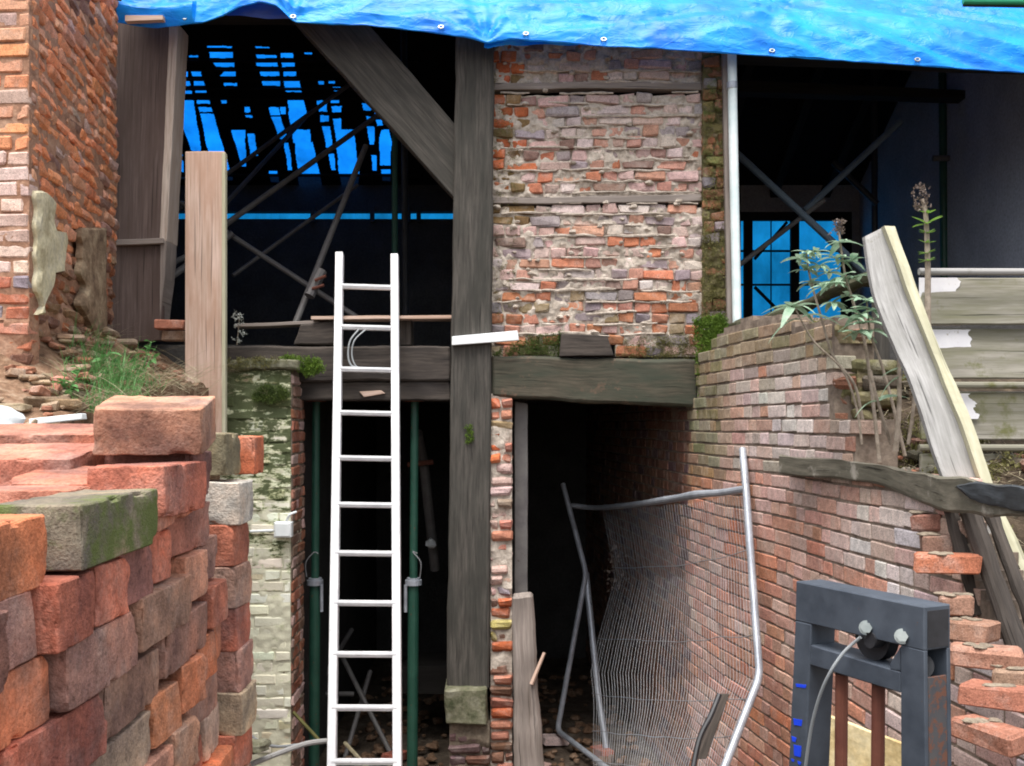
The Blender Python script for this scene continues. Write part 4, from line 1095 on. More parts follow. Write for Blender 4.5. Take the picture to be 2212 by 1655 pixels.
# bricks of the racked-back broken end, standing out towards the yard
rnd = random.Random(8)
pinv = parent_inv(rw)
M['crust'] = rough_mat('old_mortar_crust', [(0.16, 0.13, 0.10), (0.34, 0.28, 0.21)], 14, bd=0.012, bscale=60)
for (u, v, Y, w, cc, rz) in [(2062, 1222, 3.55, 'S', (0.44, 0.16, 0.09), -0.35), (2036, 1178, 3.75, 'H', (0.26, 0.15, 0.11), -0.2), (2080, 1312, 3.45, 'H', (0.30, 0.17, 0.12), -0.3),
                             (2095, 1366, 3.38, 'S', (0.34, 0.19, 0.13), -0.9), (2150, 1428, 3.22, 'S', (0.38, 0.20, 0.14), -0.4), (2015, 1130, 3.85, 'H', (0.25, 0.12, 0.09), -0.4),
                             (2180, 1515, 3.1, 'S', (0.36, 0.15, 0.10), -0.8), (2205, 1475, 3.15, 'H', (0.30, 0.2, 0.14), -0.4), (2160, 1600, 3.0, 'S', (0.34, 0.15, 0.1), -1.1)]:
    o = bpy.data.objects.new('brick', BR['old'][w][rnd.randrange(6)][0]); COL.objects.link(o); o.parent = rw; o.matrix_parent_inverse = pinv
    o.location = P(u, v, Y) + Vector((0, 0.06, 0)); o.rotation_euler = (rnd.uniform(-.04, .04), rnd.uniform(-.03, .03), rz); o.color = (*cc, 1)
    vs, fs = [], []
    for k in range(5):
        q = o.location + Vector((rnd.uniform(-0.05, 0.05), rnd.uniform(-0.03, 0.03), 0.034)); b_, f_ = blob(q, 0.022, rnd, 0.25); b = len(vs); vs += b_; fs += [tuple(i + b for i in g_) for g_ in f_]
    obj('mortar_crust', (vs, fs), M['crust'], rw, smooth=True)
# hollow behind the broken end
hgrid('soil_slope', lin(1.66, 4.2, 50), lin(2.2, 4.6, 50),
      lambda x, y: CAMZ - 0.30 - max(0, (4.15 - y)) * 1.15 + 0.06 * nz((x, y, 0), 4) + 0.04 * nz((x, y, 0), 13), 'soil', kind='structure')
log = thing('fallen_log', P(1960, 1030, 4.3), 'decayed grey timber lying along the broken wall top, charred at its right end', 'log')
def log_mesh(pts, rs, seg=18, amp=0.22, flat=0.8, seed=0):
    vf = tube(pts, rs, seg); V = []
    for i, p in enumerate(vf[0]):
        c = pts[min(i // seg, len(pts) - 1)]; d = p - c
        k = 1 + amp * (noise.noise(Vector((p[0] * 7 + seed, p[1] * 7, p[2] * 16))) + 0.5 * noise.noise(p * 30))
        V.append(c + Vector((d[0] * k, d[1] * k, d[2] * k * flat)))
    uv = []
    for f in vf[1]:
        uv.append([((i // seg) * 0.07, (i % seg) * 0.03) for i in f])
    return (V, vf[1]), uv
# a flat baulk: picture outline of its face, each station at its own distance
LP = [(1690, 984, 1024, 5.32), (1760, 990, 1030, 4.98), (1830, 996, 1036, 4.68), (1900, 1006, 1046, 4.36), (1960, 1016, 1066, 4.10), (2010, 1026, 1090, 3.88),
      (2060, 1034, 1106, 3.70), (2110, 1042, 1110, 3.54), (2160, 1048, 1112, 3.40), (2215, 1056, 1114, 3.25), (2300, 1064, 1118, 3.10)]
def baulk(name, LP, off, depth, mat, parent, rough, seed, rows_=7, sub_=7):
    A = bez([P(u, a, Y) for u, a, b, Y in LP], sub_); B = bez([P(u, b, Y) for u, a, b, Y in LP], sub_); n = len(A)
    prof = [(0.0, 0.9), (0.0, 0.55), (0.02, 0.15), (0.0, 0.0), (0.25, -0.02), (0.6, -0.05), (1.0, 0.0), (1.0, 0.5), (1.0, 1.0), (0.5, 1.02), (0.12, 1.0)]
    V, Fc, UV = [], [], []; k = len(prof)
    for i in range(n):
        for (d, h) in prof:
            p = A[i] * (1 - h) + B[i] * h + Vector((0.35, 1, 0)).normalized() * depth * d + Vector((-0.03, -0.05, 0)) * off
            s = Vector((i * 0.25, d * 3 + h * 4, seed))
            p += Vector((0, -1, 0.4)) * rough * (noise.noise(s) + 0.6 * noise.noise(s * 3.3)) + Vector((0, 0, rough * 1.1 * noise.noise(Vector((i * 0.12, h, seed + 9)))))
            V.append(p)
    for i in range(n - 1):
        for j in range(k):
            j2 = (j + 1) % k; Fc.append((i * k + j, i * k + j2, (i + 1) * k + j2, (i + 1) * k + j))
            UV.append([(i * 0.04, j * 0.02), (i * 0.04, (j + 1) * 0.02), ((i + 1) * 0.04, (j + 1) * 0.02), ((i + 1) * 0.04, j * 0.02)])
    Fc.append(tuple(range(k - 1, -1, -1))); UV.append([(0, q * 0.02) for q in range(k)])
    Fc.append(tuple((n - 1) * k + q for q in range(k))); UV.append([(0, q * 0.02) for q in range(k)])
    return obj(name, (V, Fc), M[mat], parent, uv=UV, smooth=True)
baulk('trunk', LP, 1.0, 0.12, 'logwood', log, 0.010, 2)
M['char'] = grain_mat('charred_wood', (0.018, 0.02, 0.022), (0.075, 0.085, 0.095), (0.03, 0.03, 0.03), across=60, along=4)
baulk('charred_crust', [(2075, 1048, 1052, 3.64), (2110, 1041, 1076, 3.54), (2160, 1046, 1092, 3.40), (2215, 1053, 1098, 3.25), (2300, 1060, 1104, 3.10)], 1.35, 0.06, 'char', log, 0.012, 5)
rt = thing('fallen_log', P(1700, 690, 5.9), 'dark rotten mossy log sloping up along the top of the retaining wall', 'log')
pts = bez([P(1585, 716, 6.6), P(1650, 690, 6.3), P(1720, 668, 6.0), P(1790, 634, 5.75), P(1850, 608, 5.6), P(1895, 596, 5.5)], 6)
vf, uv = log_mesh(pts, [0.050 + 0.012 * math.sin(i * 0.7) for i in range(len(pts))], amp=0.5, seed=9); obj('trunk', vf, M['root'], rt, uv=uv, smooth=True)
# dark void filler under the log: the wall's inner core
# leaning plank
lp = thing('leaning_plank', P(2150, 1200, 3.8), 'silver-white plank with a cream sawn edge leaning against the boarded wall', 'plank')
TLp, TRp = P(1869, 506, 4.35), P(1926, 489, 4.30)
board('face', [P(1873, 512, 4.15), P(1873, 512, 4.15), P(1873, 512, 4.15), P(1873, 512, 4.15)], (0, 0.01, 0), M['silverboard'], lp, n=(1, 1, 1)); bpy.data.objects.remove(bpy.data.objects['face'])
FL = [(1868, 511), (1876, 570), (1890, 640), (1912, 700), (1938, 760), (1966, 820), (1994, 900), (2022, 990), (2062, 1085), (2112, 1180), (2160, 1270)]
FR = [(1912, 489), (1935, 546), (1960, 618), (1990, 695), (2026, 781), (2050, 845), (2080, 916), (2110, 1005), (2142, 1092), (2180, 1170), (2220, 1260)]
def strip(name, A, B, Ya, Yb, th, mat, parent, nu=7, sub=5):
    A2 = bez([Vector((a[0], a[1], 0)) for a in A], sub); B2 = bez([Vector((a[0], a[1], 0)) for a in B], sub); n = len(A2); V, Fc, UV = [], [], []
    for k in range(2):
        for j in range(n):
            yy_ = Ya + (Yb - Ya) * j / (n - 1)
            for i in range(nu):
                a, b_ = A2[j], B2[j]; u = a[0] + (b_[0] - a[0]) * i / (nu - 1); v = a[1] + (b_[1] - a[1]) * i / (nu - 1)
                V.append(P(u, v, yy_) + Vector((0, th * k, 0)) + Vector((0, 0.004 * noise.noise(Vector((u * .03, v * .02, 1))), 0)))
    m = n * nu
    def q(*f): Fc.append(f); UV.append([((x % m) // nu * 0.05, (x % m) % nu * 0.03 + (0.5 if x >= m else 0)) for x in f])
    for j in range(n - 1):
        for i in range(nu - 1):
            a = j * nu + i; q(a, a + nu, a + nu + 1, a + 1); q(a + m, a + m + 1, a + m + nu + 1, a + m + nu)
        for i in (0, nu - 1):
            a = j * nu + i; q(a, a + nu, a + nu + m, a + m)
    for j in (0, n - 1):
        for i in range(nu - 1):
            a = j * nu + i; q(a, a + 1, a + 1 + m, a + m)
    return obj(name, (V, Fc), M[mat], parent, uv=UV)
strip('face', FL, FR, 4.10, 3.72, 0.03, 'silverboard', lp)
SL = [(1910, 488), (1933, 546), (1958, 618), (1988, 695), (2024, 781), (2048, 845), (2078, 916), (2108, 1005), (2140, 1092), (2178, 1170), (2218, 1260)]
SR = [(1933, 489), (1955, 550), (1981, 622), (2008, 695), (2042, 781), (2072, 845), (2102, 916), (2132, 1005), (2162, 1092), (2200, 1170), (2240, 1260)]
strip('sawn_edge', SL, SR, 4.062, 3.682, 0.035, 'creamwood', lp, nu=3)
# weatherboarded wall on the right
ww = thing('boarded_wall', P(2150, 1100, 4.5), 'low wall of weathered horizontal boards with leftover white paint, beside the leaning plank', 'boarded wall')
rowsb = [(600, 701), (709, 818), (845, 950), (980, 1090), (1110, 1230)]
slabw = None
M['clad_paint'] = worn('flaking_white_paint', (0.72, 0.71, 0.74), (0.80, 0.79, 0.80), (0.40, 0.37, 0.30), 0.3, rough=0.7, scale=14)
for k, (a, b) in enumerate(rowsb):
    board('weatherboard', [P(1990, a, 4.55), P(2420, a + 1, 4.55), P(2420, b, 4.50), P(1990, b, 4.50)], (0, 0.03, 0), M['clad'], ww, n=(24, 4, 1), rough=0.003, r=0.006, seed=20 + k * 3)
    if k in (0, 2, 3):
        obj('bead', tube([P(1985, a - 13, 4.47), P(2200, a - 12.5, 4.47), P(2430, a - 12, 4.47)], 0.0155, 10), M['clad' if k else 'silverboard'], ww, smooth=True)
def paint_patch(u0, u1, v0, v1, Y, seed):
    V, Fc = [], []; n = 26; m_ = 8
    for j in range(n):
        v = v0 + (v1 - v0) * j / (n - 1); e = u1 + 26 * noise.noise(Vector((v * 0.045, seed, 1))) + 8 * noise.noise(Vector((v * 0.3, seed, 5)))
        for i in range(m_): V.append(P(u0 + (e - u0) * i / (m_ - 1), v, Y))
    k = len(V); V += [q + Vector((0, 0.006, 0)) for q in V[:k]]
    for j in range(n - 1):
        for i in range(m_ - 1):
            a = j * m_ + i; Fc.append((a, a + m_, a + m_ + 1, a + 1))
        a = j * m_ + m_ - 1; Fc.append((a, a + m_, a + m_ + k, a + k))
    obj('flaking_paint', (V, Fc), M['clad_paint'], ww)
paint_patch(1985, 2068, 600, 704, 4.535, 2); paint_patch(1985, 2100, 712, 818, 4.53, 5); paint_patch(1995, 2105, 850, 905, 4.50, 9); paint_patch(2095, 2140, 1000, 1055, 4.50, 12)
# dark stakes and rails behind the broken wall end
for k, (a, b, r, Y0, Y1) in enumerate([((1905, 620), (1898, 905), 0.048, 5.2, 5.2), ((2050, 1090), (2118, 1330), 0.026, 3.78, 3.62), ((2092, 1095), (2205, 1420), 0.034, 3.70, 3.36), ((2140, 1110), (2250, 1400), 0.024, 3.70, 3.40)]):
    pts = [P(a[0] + (b[0] - a[0]) * i / 9, a[1] + (b[1] - a[1]) * i / 9, Y0 + (Y1 - Y0) * i / 9) for i in range(10)]
    vf, uv = log_mesh(pts, [r] * 10, seg=10, amp=0.25, flat=1.0, seed=k); o = obj('old_stake', vf, M['beam' if k else 'post'], uv=uv, smooth=True)
    tag(o, ['upright weathered stake behind the plants', 'dark leaning stake, nearest the broken brick end below the log', 'mossy leaning stake, second from the broken brick end', 'thin leaning stake under the foot of the pale plank'][k], 'stake')
# ---------------------------------------------------------------- ladder
lad = thing('ladder', P(787, 1655, 6.0), 'bright aluminium single ladder leaning against the dark oak beam', 'ladder')
def ext(a, b, z):
    t = (a[2] - z) / (a[2] - b[2]); return a + (b - a) * t
LT, LB = P(733, 545, 7.02), P(716, 1655, 6.05); RT, RB = P(852, 549, 7.02), P(858, 1655, 6.05)
LG, RG = ext(LT, LB, 0.02), ext(RT, RB, 0.02)
def rail(top, bot, sgn):
    d = (bot - top).normalized(); x = Vector((1, 0, 0)); nrm = d.cross(x).normalized()
    if nrm[1] > 0: nrm = -nrm
    w, t_ = 0.052, 0.026
    c = [top - x * w / 2 + nrm * t_ / 2, top + x * w / 2 + nrm * t_ / 2, bot + x * w / 2 + nrm * t_ / 2, bot - x * w / 2 + nrm * t_ / 2]
    return board('rail', c, -nrm * 0.06, M['alu'], lad, n=(1, 12, 1), r=0.005)
rail(LT, LG, -1); rail(RT, RG, 1)
for p in (LG, RG): obj('foot', merge(tube([p + Vector((0, 0, 0.07)), p], 0.036, 8)), M['darkmetal'], lad)
for v in (618, 706, 797, 891, 989, 1090, 1195, 1303, 1414, 1530, 1647, 1770, 1900):
    lo, hi = 0.0, 1.3
    for _ in range(40):
        m_ = (lo + hi) / 2; q = LT + (LB - LT) * m_
        if proj(q)[1] < v: lo = m_
        else: hi = m_
    a, b = LT + (LB - LT) * lo, RT + (RB - RT) * lo
    if a[2] < 0.15: continue
    d = (LB - LT).normalized()
    # D-shaped rung with a flat tread
    sec = [(-0.019, 0.016), (0.019, 0.016), (0.021, 0.004), (0.014, -0.014), (0, -0.019), (-0.014, -0.014), (-0.021, 0.004)]
    V, Fc = [], []
    for e in (a, b):
        for (yy_, zz_) in sec: V.append(e + Vector((0, yy_ + 0.006, zz_)))
    k = len(sec)
    for i in range(k): Fc.append((i, (i + 1) % k, k + (i + 1) % k, k + i))
    Fc += [tuple(range(k)), tuple(range(2 * k - 1, k - 1, -1))]
    obj('rung', (V, Fc), M['alu'], lad)

# ---------------------------------------------------------------- pale scaffold board standing in the bank
sp = thing('scaffold_board', P(447, 985, 6.5), 'upright pale pinkish scaffold board standing in the soil bank behind the brick stack', 'scaffold board')
board('board', px([(400, 327), (485, 327), (485, 1010), (399, 1010)], 6.45), (0, 0.04, 0), M['scaffboard'], sp, n=(4, 30, 1), rough=0.002, r=0.004, seed=9)
board('edge_strip', px([(479, 330), (486.5, 330), (486.5, 1010), (479, 1010)], 6.44), (0, 0.044, 0), M['creamwood'], sp, n=(1, 30, 1), r=0.002)

# ---------------------------------------------------------------- adjustable props and poles in the left opening
def prop(u_top, u_bot, Y, label, hand):
    t = thing('steel_prop', P(u_bot, 1700, Y), label, 'prop', 'steel props in the left opening')
    g = P(u_bot, 0, Y); zb = 0.02; zc = P(0, 1262, Y)[2]; zt = P(0, 868, Y)[2]
    xb, xt = P(u_bot, 0, Y)[0], P(u_top, 0, Y)[0]
    def X(z): return xb + (xt - xb) * (z - zb) / (zt - zb)
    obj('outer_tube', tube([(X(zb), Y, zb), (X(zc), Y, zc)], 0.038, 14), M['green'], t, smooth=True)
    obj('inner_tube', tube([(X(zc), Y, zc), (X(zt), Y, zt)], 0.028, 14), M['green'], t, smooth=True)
    V, Fc = tube([(X(zc), Y, zc - 0.005), (X(zc), Y, zc + 0.03)], 0.058, 18); obj('collar', (V, Fc), M['galv'], t)
    obj('collar', tube([(X(zc) , Y, zc + 0.03), (X(zc), Y, zc + 0.045)], 0.047, 18), M['galv'], t)
    h = X(zc) + hand * 0.052
    obj('handle', tube([(h, Y - 0.03, zc), (h, Y - 0.03, zc - 0.19)], 0.012, 8), M['galv'], t)
    obj('pin', tube(bez([(X(zc) - hand * 0.05, Y - 0.05, zc + 0.06), (X(zc) - hand * 0.055, Y - 0.05, zc + 0.16), (X(zc), Y - 0.045, zc + 0.23), (X(zc) + 0.03, Y - 0.04, zc + 0.22)], 5), 0.004, 5), M['wire'], t)
    slab('base_plate', (xb - 0.075, Y - 0.075, 0.0), (xb + 0.075, Y + 0.075, 0.02), 'rust', t)
    slab('head_plate', (xt - 0.06, Y - 0.06, zt), (xt + 0.06, Y + 0.06, zt + 0.006), 'rust', t)
prop(683, 678, 7.28, 'green adjustable steel prop left of the ladder', 1)
prop(896, 890, 7.20, 'green adjustable steel prop right of the ladder', -1)
def pole(name, a, b, r, mat, label, cat='scaffold pole', group=None, pts=None):
    o = obj(name, tube(pts or [a, b], r, 10), M[mat], smooth=True); return tag(o, label, cat, group)
G1 = 'scaffold poles inside the upper floor'
def C2(x, y, Y): return P(*c2(x, y), Y)
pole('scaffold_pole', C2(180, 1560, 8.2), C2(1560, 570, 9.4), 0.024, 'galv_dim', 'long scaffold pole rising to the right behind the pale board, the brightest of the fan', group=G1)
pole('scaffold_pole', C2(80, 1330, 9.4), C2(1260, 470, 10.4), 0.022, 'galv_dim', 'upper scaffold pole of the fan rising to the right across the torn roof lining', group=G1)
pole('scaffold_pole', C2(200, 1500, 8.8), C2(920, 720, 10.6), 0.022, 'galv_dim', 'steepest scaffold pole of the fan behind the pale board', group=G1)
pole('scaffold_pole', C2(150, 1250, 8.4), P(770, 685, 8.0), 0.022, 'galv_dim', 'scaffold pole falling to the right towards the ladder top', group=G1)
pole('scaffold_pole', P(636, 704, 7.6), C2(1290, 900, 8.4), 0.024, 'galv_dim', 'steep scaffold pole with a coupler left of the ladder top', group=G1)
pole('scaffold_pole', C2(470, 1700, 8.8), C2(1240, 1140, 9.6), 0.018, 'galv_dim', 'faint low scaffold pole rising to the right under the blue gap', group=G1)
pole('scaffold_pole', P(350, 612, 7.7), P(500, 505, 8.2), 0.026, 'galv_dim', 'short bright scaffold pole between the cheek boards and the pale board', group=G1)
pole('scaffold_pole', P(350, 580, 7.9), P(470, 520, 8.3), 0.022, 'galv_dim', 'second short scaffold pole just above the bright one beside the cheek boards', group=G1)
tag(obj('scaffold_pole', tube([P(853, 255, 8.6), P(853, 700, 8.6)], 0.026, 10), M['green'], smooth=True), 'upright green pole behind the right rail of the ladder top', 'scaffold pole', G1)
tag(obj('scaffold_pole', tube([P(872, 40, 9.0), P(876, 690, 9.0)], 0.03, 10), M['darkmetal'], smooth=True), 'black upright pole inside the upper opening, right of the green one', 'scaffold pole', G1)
cpl = thing('coupler', P(682, 612, 7.75), 'steel coupler clamping the crossing poles left of the ladder', 'coupler')
obj('clamp', tube([P(668, 640, 7.62), P(695, 585, 7.70)], 0.04, 10), M['galv_dim'], cpl)
obj('bolt', tube([P(680, 606, 7.6), P(704, 596, 7.6)], 0.012, 6), M['rust'], cpl)
obj('bolt', tube([P(674, 624, 7.6), P(700, 616, 7.6)], 0.012, 6), M['rust'], cpl)
G2 = 'poles in the right upper opening'
pole('scaffold_pole', P(1588, 328, 8.6), P(1905, 622, 8.4), 0.030, 'bluetube', 'blue-grey scaffold pole falling to the right in front of the rear window', group=G2)
pole('scaffold_pole', P(1590, 578, 8.9), P(1780, 432, 9.0), 0.022, 'galv_dim', 'thin brown pole crossing the left part of the rear window', group=G2)
pole('scaffold_pole', P(1738, 455, 9.0), P(1945, 262, 9.0), 0.030, 'bluetube', 'blue-grey scaffold pole rising to the right above the rear window', group=G2)
pole('scaffold_pole', P(2035, 120, 9.6), P(2040, 640, 9.6), 0.034, 'green', 'green upright pole against the dark blue wall', group=G2)
tag(obj('pole_clip', tube([P(2015, 342, 9.5), P(2050, 342, 9.5)], 0.028, 8), M['galv_dim']), 'steel clip near the top of the green upright pole', 'clip')
pole('scaffold_pole', P(1888, 140, 10.2), P(1890, 600, 10.2), 0.03, 'darkmetal', 'black upright pole in the middle of the right opening', group=G2)
pole('scaffold_pole', P(1800, 350, 10.0), P(1895, 440, 9.9), 0.03, 'darkmetal', 'short black strut beside the middle upright pole', group=G2)
# leaning pipe with a flange deeper in the left opening
lf = thing('steel_prop', P(905, 1000, 8.2), 'grey leaning tube with an open end and a plate, upper part of the left opening', 'prop')
obj('tube', tube([P(902, 936, 8.0), P(916, 1002, 8.3), P(940, 1230, 8.6)], 0.042, 12, caps=False), M['galv_dim'], lf, smooth=True)
obj('plate', tube([P(880, 1004, 8.2), P(936, 998, 8.2)], 0.022, 6), M['rust'], lf)
tag(obj('light_bulb', blob(P(930, 1174, 8.4), 0.04, R, 1.1), M['white'], smooth=True), 'small white lamp bulb glimpsed in the dark left opening', 'bulb')
for k, (a, b) in enumerate([(((640, 1560), 7.9), ((760, 1360), 8.8)), (((700, 1340), 8.6), ((860, 1660), 7.9)), (((655, 1499), 8.3), ((765, 1499), 8.3)), (((740, 1655), 7.9), ((800, 1450), 8.5))]):
    tag(obj('scaffold_pole', tube([P(*a[0], a[1]), P(*b[0], b[1])], 0.02, 8), M['galv_dim'], smooth=True),
        ['dim pole rising to the right low in the left opening', 'dim pole falling to the right low in the left opening', 'horizontal dim tube low in the left opening', 'steep dim pole behind the lowest rungs'][k], 'scaffold pole')
tag(board('concrete_ledge', px([(868, 1440), (1000, 1440), (1000, 1500), (868, 1500)], 8.2), (0, 0.5, 0), M['darkwood'], n=(6, 3, 3), rough=0.01), 'dark concrete ledge inside the left opening beside the post', 'timber')  # low concrete ledge, drawn as a dark block

# ---------------------------------------------------------------- passage: leaning post, jamb, fence panel
lpst = board('rotten_post', px([(1106, 1288), (1150, 1284), (1182, 1760), (1112, 1760)], 6.62), (0, 0.12, 0), M['lathwood'], n=(4, 24, 3), rough=0.016, r=0.02, seed=3)
tag(lpst, 'short rotten grey post with a split top at the mouth of the dark passage', 'post')
jb = board('door_jamb', px([(1112, 868), (1140, 872), (1140, 1300), (1112, 1300)], 7.14), (0, 0.1, 0), M['galv_dim'], n=(2, 20, 2), rough=0.004)
tag(jb, 'dark grey upright jamb just inside the passage', 'jamb')
tag(obj('wood_splinter', tube([P(1148, 1478, 6.6), P(1176, 1410, 6.62)], [0.014, 0.010], 6), M['scaffboard']), 'splinter of pale wood sticking out beside the rotten post', 'splinter')
fen = thing('fence_panel', (0.9, 6.2, 0), 'bent galvanised mesh fence panel propped in the mouth of the passage', 'fence panel')
Rk = [(1605, 972, 6.0), (1612, 1062, 5.85), (1625, 1210, 5.7), (1640, 1462, 5.4), (1600, 1570, 5.25), (1562, 1665, 5.1), (1520, 1770, 5.0)]
Lk = [(1296, 1020, 8.7), (1302, 1096, 8.6), (1330, 1250, 8.4), (1275, 1450, 8.1), (1275, 1560, 7.9), (1285, 1655, 7.6), (1320, 1740, 7.3)]
Rp, Lp = [P(*q) for q in Rk], [P(*q) for q in Lk]
def frame_tube(name, pts, r, sub=6, mat='galv'): return obj(name, tube(bez(pts, sub) if sub else pts, r, 12), M[mat], fen, smooth=True)
def poly3(pts, rr=0.06):            # straight runs with a tight bend between them
    out = [pts[0]]
    for i in range(1, len(pts) - 1):
        a, b, c = pts[i - 1], pts[i], pts[i + 1]
        da, dc = (a - b).normalized(), (c - b).normalized()
        for t in (1, 0.5, 0, 0.5, 1):
            pass
        p0, p2 = b + da * rr, b + dc * rr
        for t in (0, .25, .5, .75, 1): out.append(p0 * (1 - t) ** 2 + b * 2 * t * (1 - t) + p2 * t * t)
    out.append(pts[-1]); return out
frame_tube('frame_post', poly3([P(1604, 970, 6.0), P(1612, 1062, 5.85), P(1624, 1230, 5.68), P(1641, 1462, 5.4), P(1562, 1665, 5.1), P(1490, 1850, 4.9)]), 0.021, 0)
tp = bez([P(1612, 1056, 5.85), P(1560, 1064, 6.15), P(1510, 1068, 6.4), P(1450, 1078, 6.9), P(1370, 1090, 7.6), P(1290, 1097, 8.6), P(1235, 1092, 8.8)], 5)
obj('top_rail', tube(tp, [0.0215 + 0.006 * math.exp(-((i - 11) / 2.0) ** 2) + 0.004 * math.exp(-((i - 16) / 1.5) ** 2) for i in range(len(tp))], 12), M['galv'], fen, smooth=True)
frame_tube('frame_post', poly3([P(1216, 1045, 8.8), P(1266, 1238, 8.5), P(1204, 1578, 8.3), P(1312, 1660, 7.6), P(1440, 1760, 7.0)]), 0.022, 0)
frame_tube('frame_post', poly3([P(1266, 1238, 8.55), P(1292, 1500, 8.2), P(1312, 1628, 8.0)]), 0.026, 0)
def mesh_pt(s, t):                  # s across from right to left, t down
    k = t * (len(Rp) - 2) + 1; i = min(int(k), len(Rp) - 2); f = k - i
    a = Rp[i] * (1 - f) + Rp[i + 1] * f; b = Lp[i] * (1 - f) + Lp[i + 1] * f
    p = a * (1 - s) + b * s
    w = 0.05 * noise.noise(Vector((s * 2.6, t * 3, 1))) + 0.004 * noise.noise(Vector((s * 9, t * 7, 5)))
    sag = 0.17 * math.sin(s * math.pi)
    return p + Vector((sag * 0.55 + w, -0.25 * w, -0.03 * math.sin(s * math.pi) + 0.015 * noise.noise(Vector((s * 7, t * 9, 3)))))
for t_ in (0.17, 0.33, 0.49, 0.64, 0.78, 0.90):
    obj('cross_wire', tube([mesh_pt(i / 30, t_) for i in range(31)], 0.0026, 4), M['wire'], fen)
V, Fc = [], []
for k in range(58):
    s = 0.012 + 0.976 * k / 57 + R.uniform(-0.0015, 0.0015)
    v, f = tube([mesh_pt(s, i / 20) for i in range(21)], 0.0012, 3, caps=False); b = len(V); V += v; Fc += [tuple(i + b for i in q) for q in f]
obj('upright_wires', (V, Fc), M['wire'], fen, kind='stuff')
tag(obj('iron_bar', tube(bez([P(1554, 1500, 5.2), P(1536, 1545, 5.15), P(1510, 1600, 5.1), P(1490, 1700, 5.0)], 5), 0.014, 8), M['darkmetal'], smooth=True), 'dark iron bar leaning in front of the fence mesh', 'bar')
tag(board('wood_strip', [P(1553, 1500, 5.35), P(1576, 1500, 5.35), P(1526, 1640, 5.2), P(1500, 1640, 5.2)], (0, 0.02, 0), M['beam'], n=(1, 8, 1), r=0.003), 'short brown lath crossing the iron bar by the fence', 'lath')
lv = [P(1333 + R.uniform(-14, 14), 1180 + R.uniform(0, 90), 8.4) for _ in range(34)]
tag(obj('dead_leaves', tufts(lv, 0.035, R, 3, 0.03), M['seed']), 'dry brown ivy leaves hanging behind the fence mesh', 'leaves', kind='stuff')

# rubble on the passage floor
V, Fc = [], []; rnd = random.Random(77)
for k in range(420):
    x, y = rnd.uniform(-1.35, 1.1), rnd.uniform(6.7, 10.5)
    if x > wallx(y) - 0.1: continue
    v, f = blob((x, y, 0.03), rnd.uniform(0.015, 0.06), rnd, 0.6, 6, 4); b = len(V); V += v; Fc += [tuple(i + b for i in q) for q in f]
tag(obj('rubble', (V, Fc), M['rubble']), 'broken brick and stone rubble on the floor inside the openings', 'rubble', kind='stuff')
rnd = random.Random(78)
spots = [(0.35, 8.3, 'pale grey'), (0.7, 8.0, 'dull red'), (0.2, 7.6, 'pink'), (-0.9, 7.9, 'dull red'), (-1.1, 7.5, 'pale grey')]
for x, y, nm in spots:
    o = bpy.data.objects.new('loose_brick', BR['old']['S'][rnd.randrange(6)][0]); COL.objects.link(o)
    o.location = (x, y, 0.05); o.rotation_euler = (0.05, 0.1, rnd.uniform(0, 3)); o.color = (*jitcol({'pale grey': PALE, 'dull red': RED, 'pink': PINK}[nm], rnd), 1)
    tag(o, '%s brick lying on the floor %s' % (nm, {(0.35): 'deep in the dark passage', 0.7: 'of the passage near the fence foot', 0.2: 'just inside the passage', -0.9: 'behind the ladder foot', -1.1: 'inside the left opening by the left prop'}[x]), 'brick')

# ---------------------------------------------------------------- cables, box and sticks on the left wall
jbx = thing('junction_box', P(610, 1143, 6.67), 'small white electrical junction box on the lime-washed wall', 'junction box')
board('box', px([(591, 1128), (629, 1128), (629, 1162), (591, 1162)], 6.62), (0, 0.07, 0), M['white'], jbx, n=(2, 2, 1), r=0.006)
board('lid', px([(594, 1131), (626, 1131), (626, 1159), (594, 1159)], 6.612), (0, 0.008, 0), M['white'], jbx, n=(1, 1, 1), r=0.003)
obj('conduit', tube([P(540, 1148, 6.65), P(591, 1146, 6.65)], 0.009, 8), M['white'], jbx)
obj('conduit', tube(bez([P(618, 1128, 6.65), P(626, 1112, 6.63), P(640, 1106, 6.66)], 4), 0.008, 8), M['white'], jbx)
tag(obj('cable', tube(bez([P(531, 1560, 5.9), P(545, 1592, 5.9), P(590, 1612, 6.0), P(650, 1608, 6.2), P(700, 1600, 6.4)], 6), 0.009, 8), M['palecable'], smooth=True), 'grey cable sagging from the brick stack to the ladder foot', 'cable')
tag(obj('branch', tube(bez([P(545, 1650, 5.6), P(600, 1628, 5.8), P(660, 1607, 6.0), P(712, 1600, 6.15)], 6), [0.016] * 18 + [0.012], 8), M['silverboard'], smooth=True), 'pale bare branch reaching across to the ladder foot', 'branch')
tag(obj('stick', tube([P(633, 1538, 6.3), P(690, 1600, 6.3)], 0.011, 6), M['moss_dry']), 'greenish yellow stick leaning by the left prop', 'stick')
tag(obj('stick', tube([P(745, 1605, 7.0), P(800, 1665, 6.7)], 0.014, 6), M['straw']), 'dull straw-coloured stick behind the lowest ladder rungs', 'stick')
cb = tube(bez([P(775, 712, 6.8), P(757, 735, 6.78), P(752, 765, 6.78), P(758, 788, 6.78), P(778, 796, 6.8)], 6), 0.006, 6)
cb2 = tube(bez([P(790, 712, 6.8), P(766, 735, 6.77), P(760, 765, 6.77), P(768, 790, 6.77), P(786, 797, 6.8)], 6), 0.005, 6)
tag(obj('cable', merge(cb, cb2), M['palecable'], smooth=True), 'thin loop of cable hanging on the upper ladder rungs', 'cable')
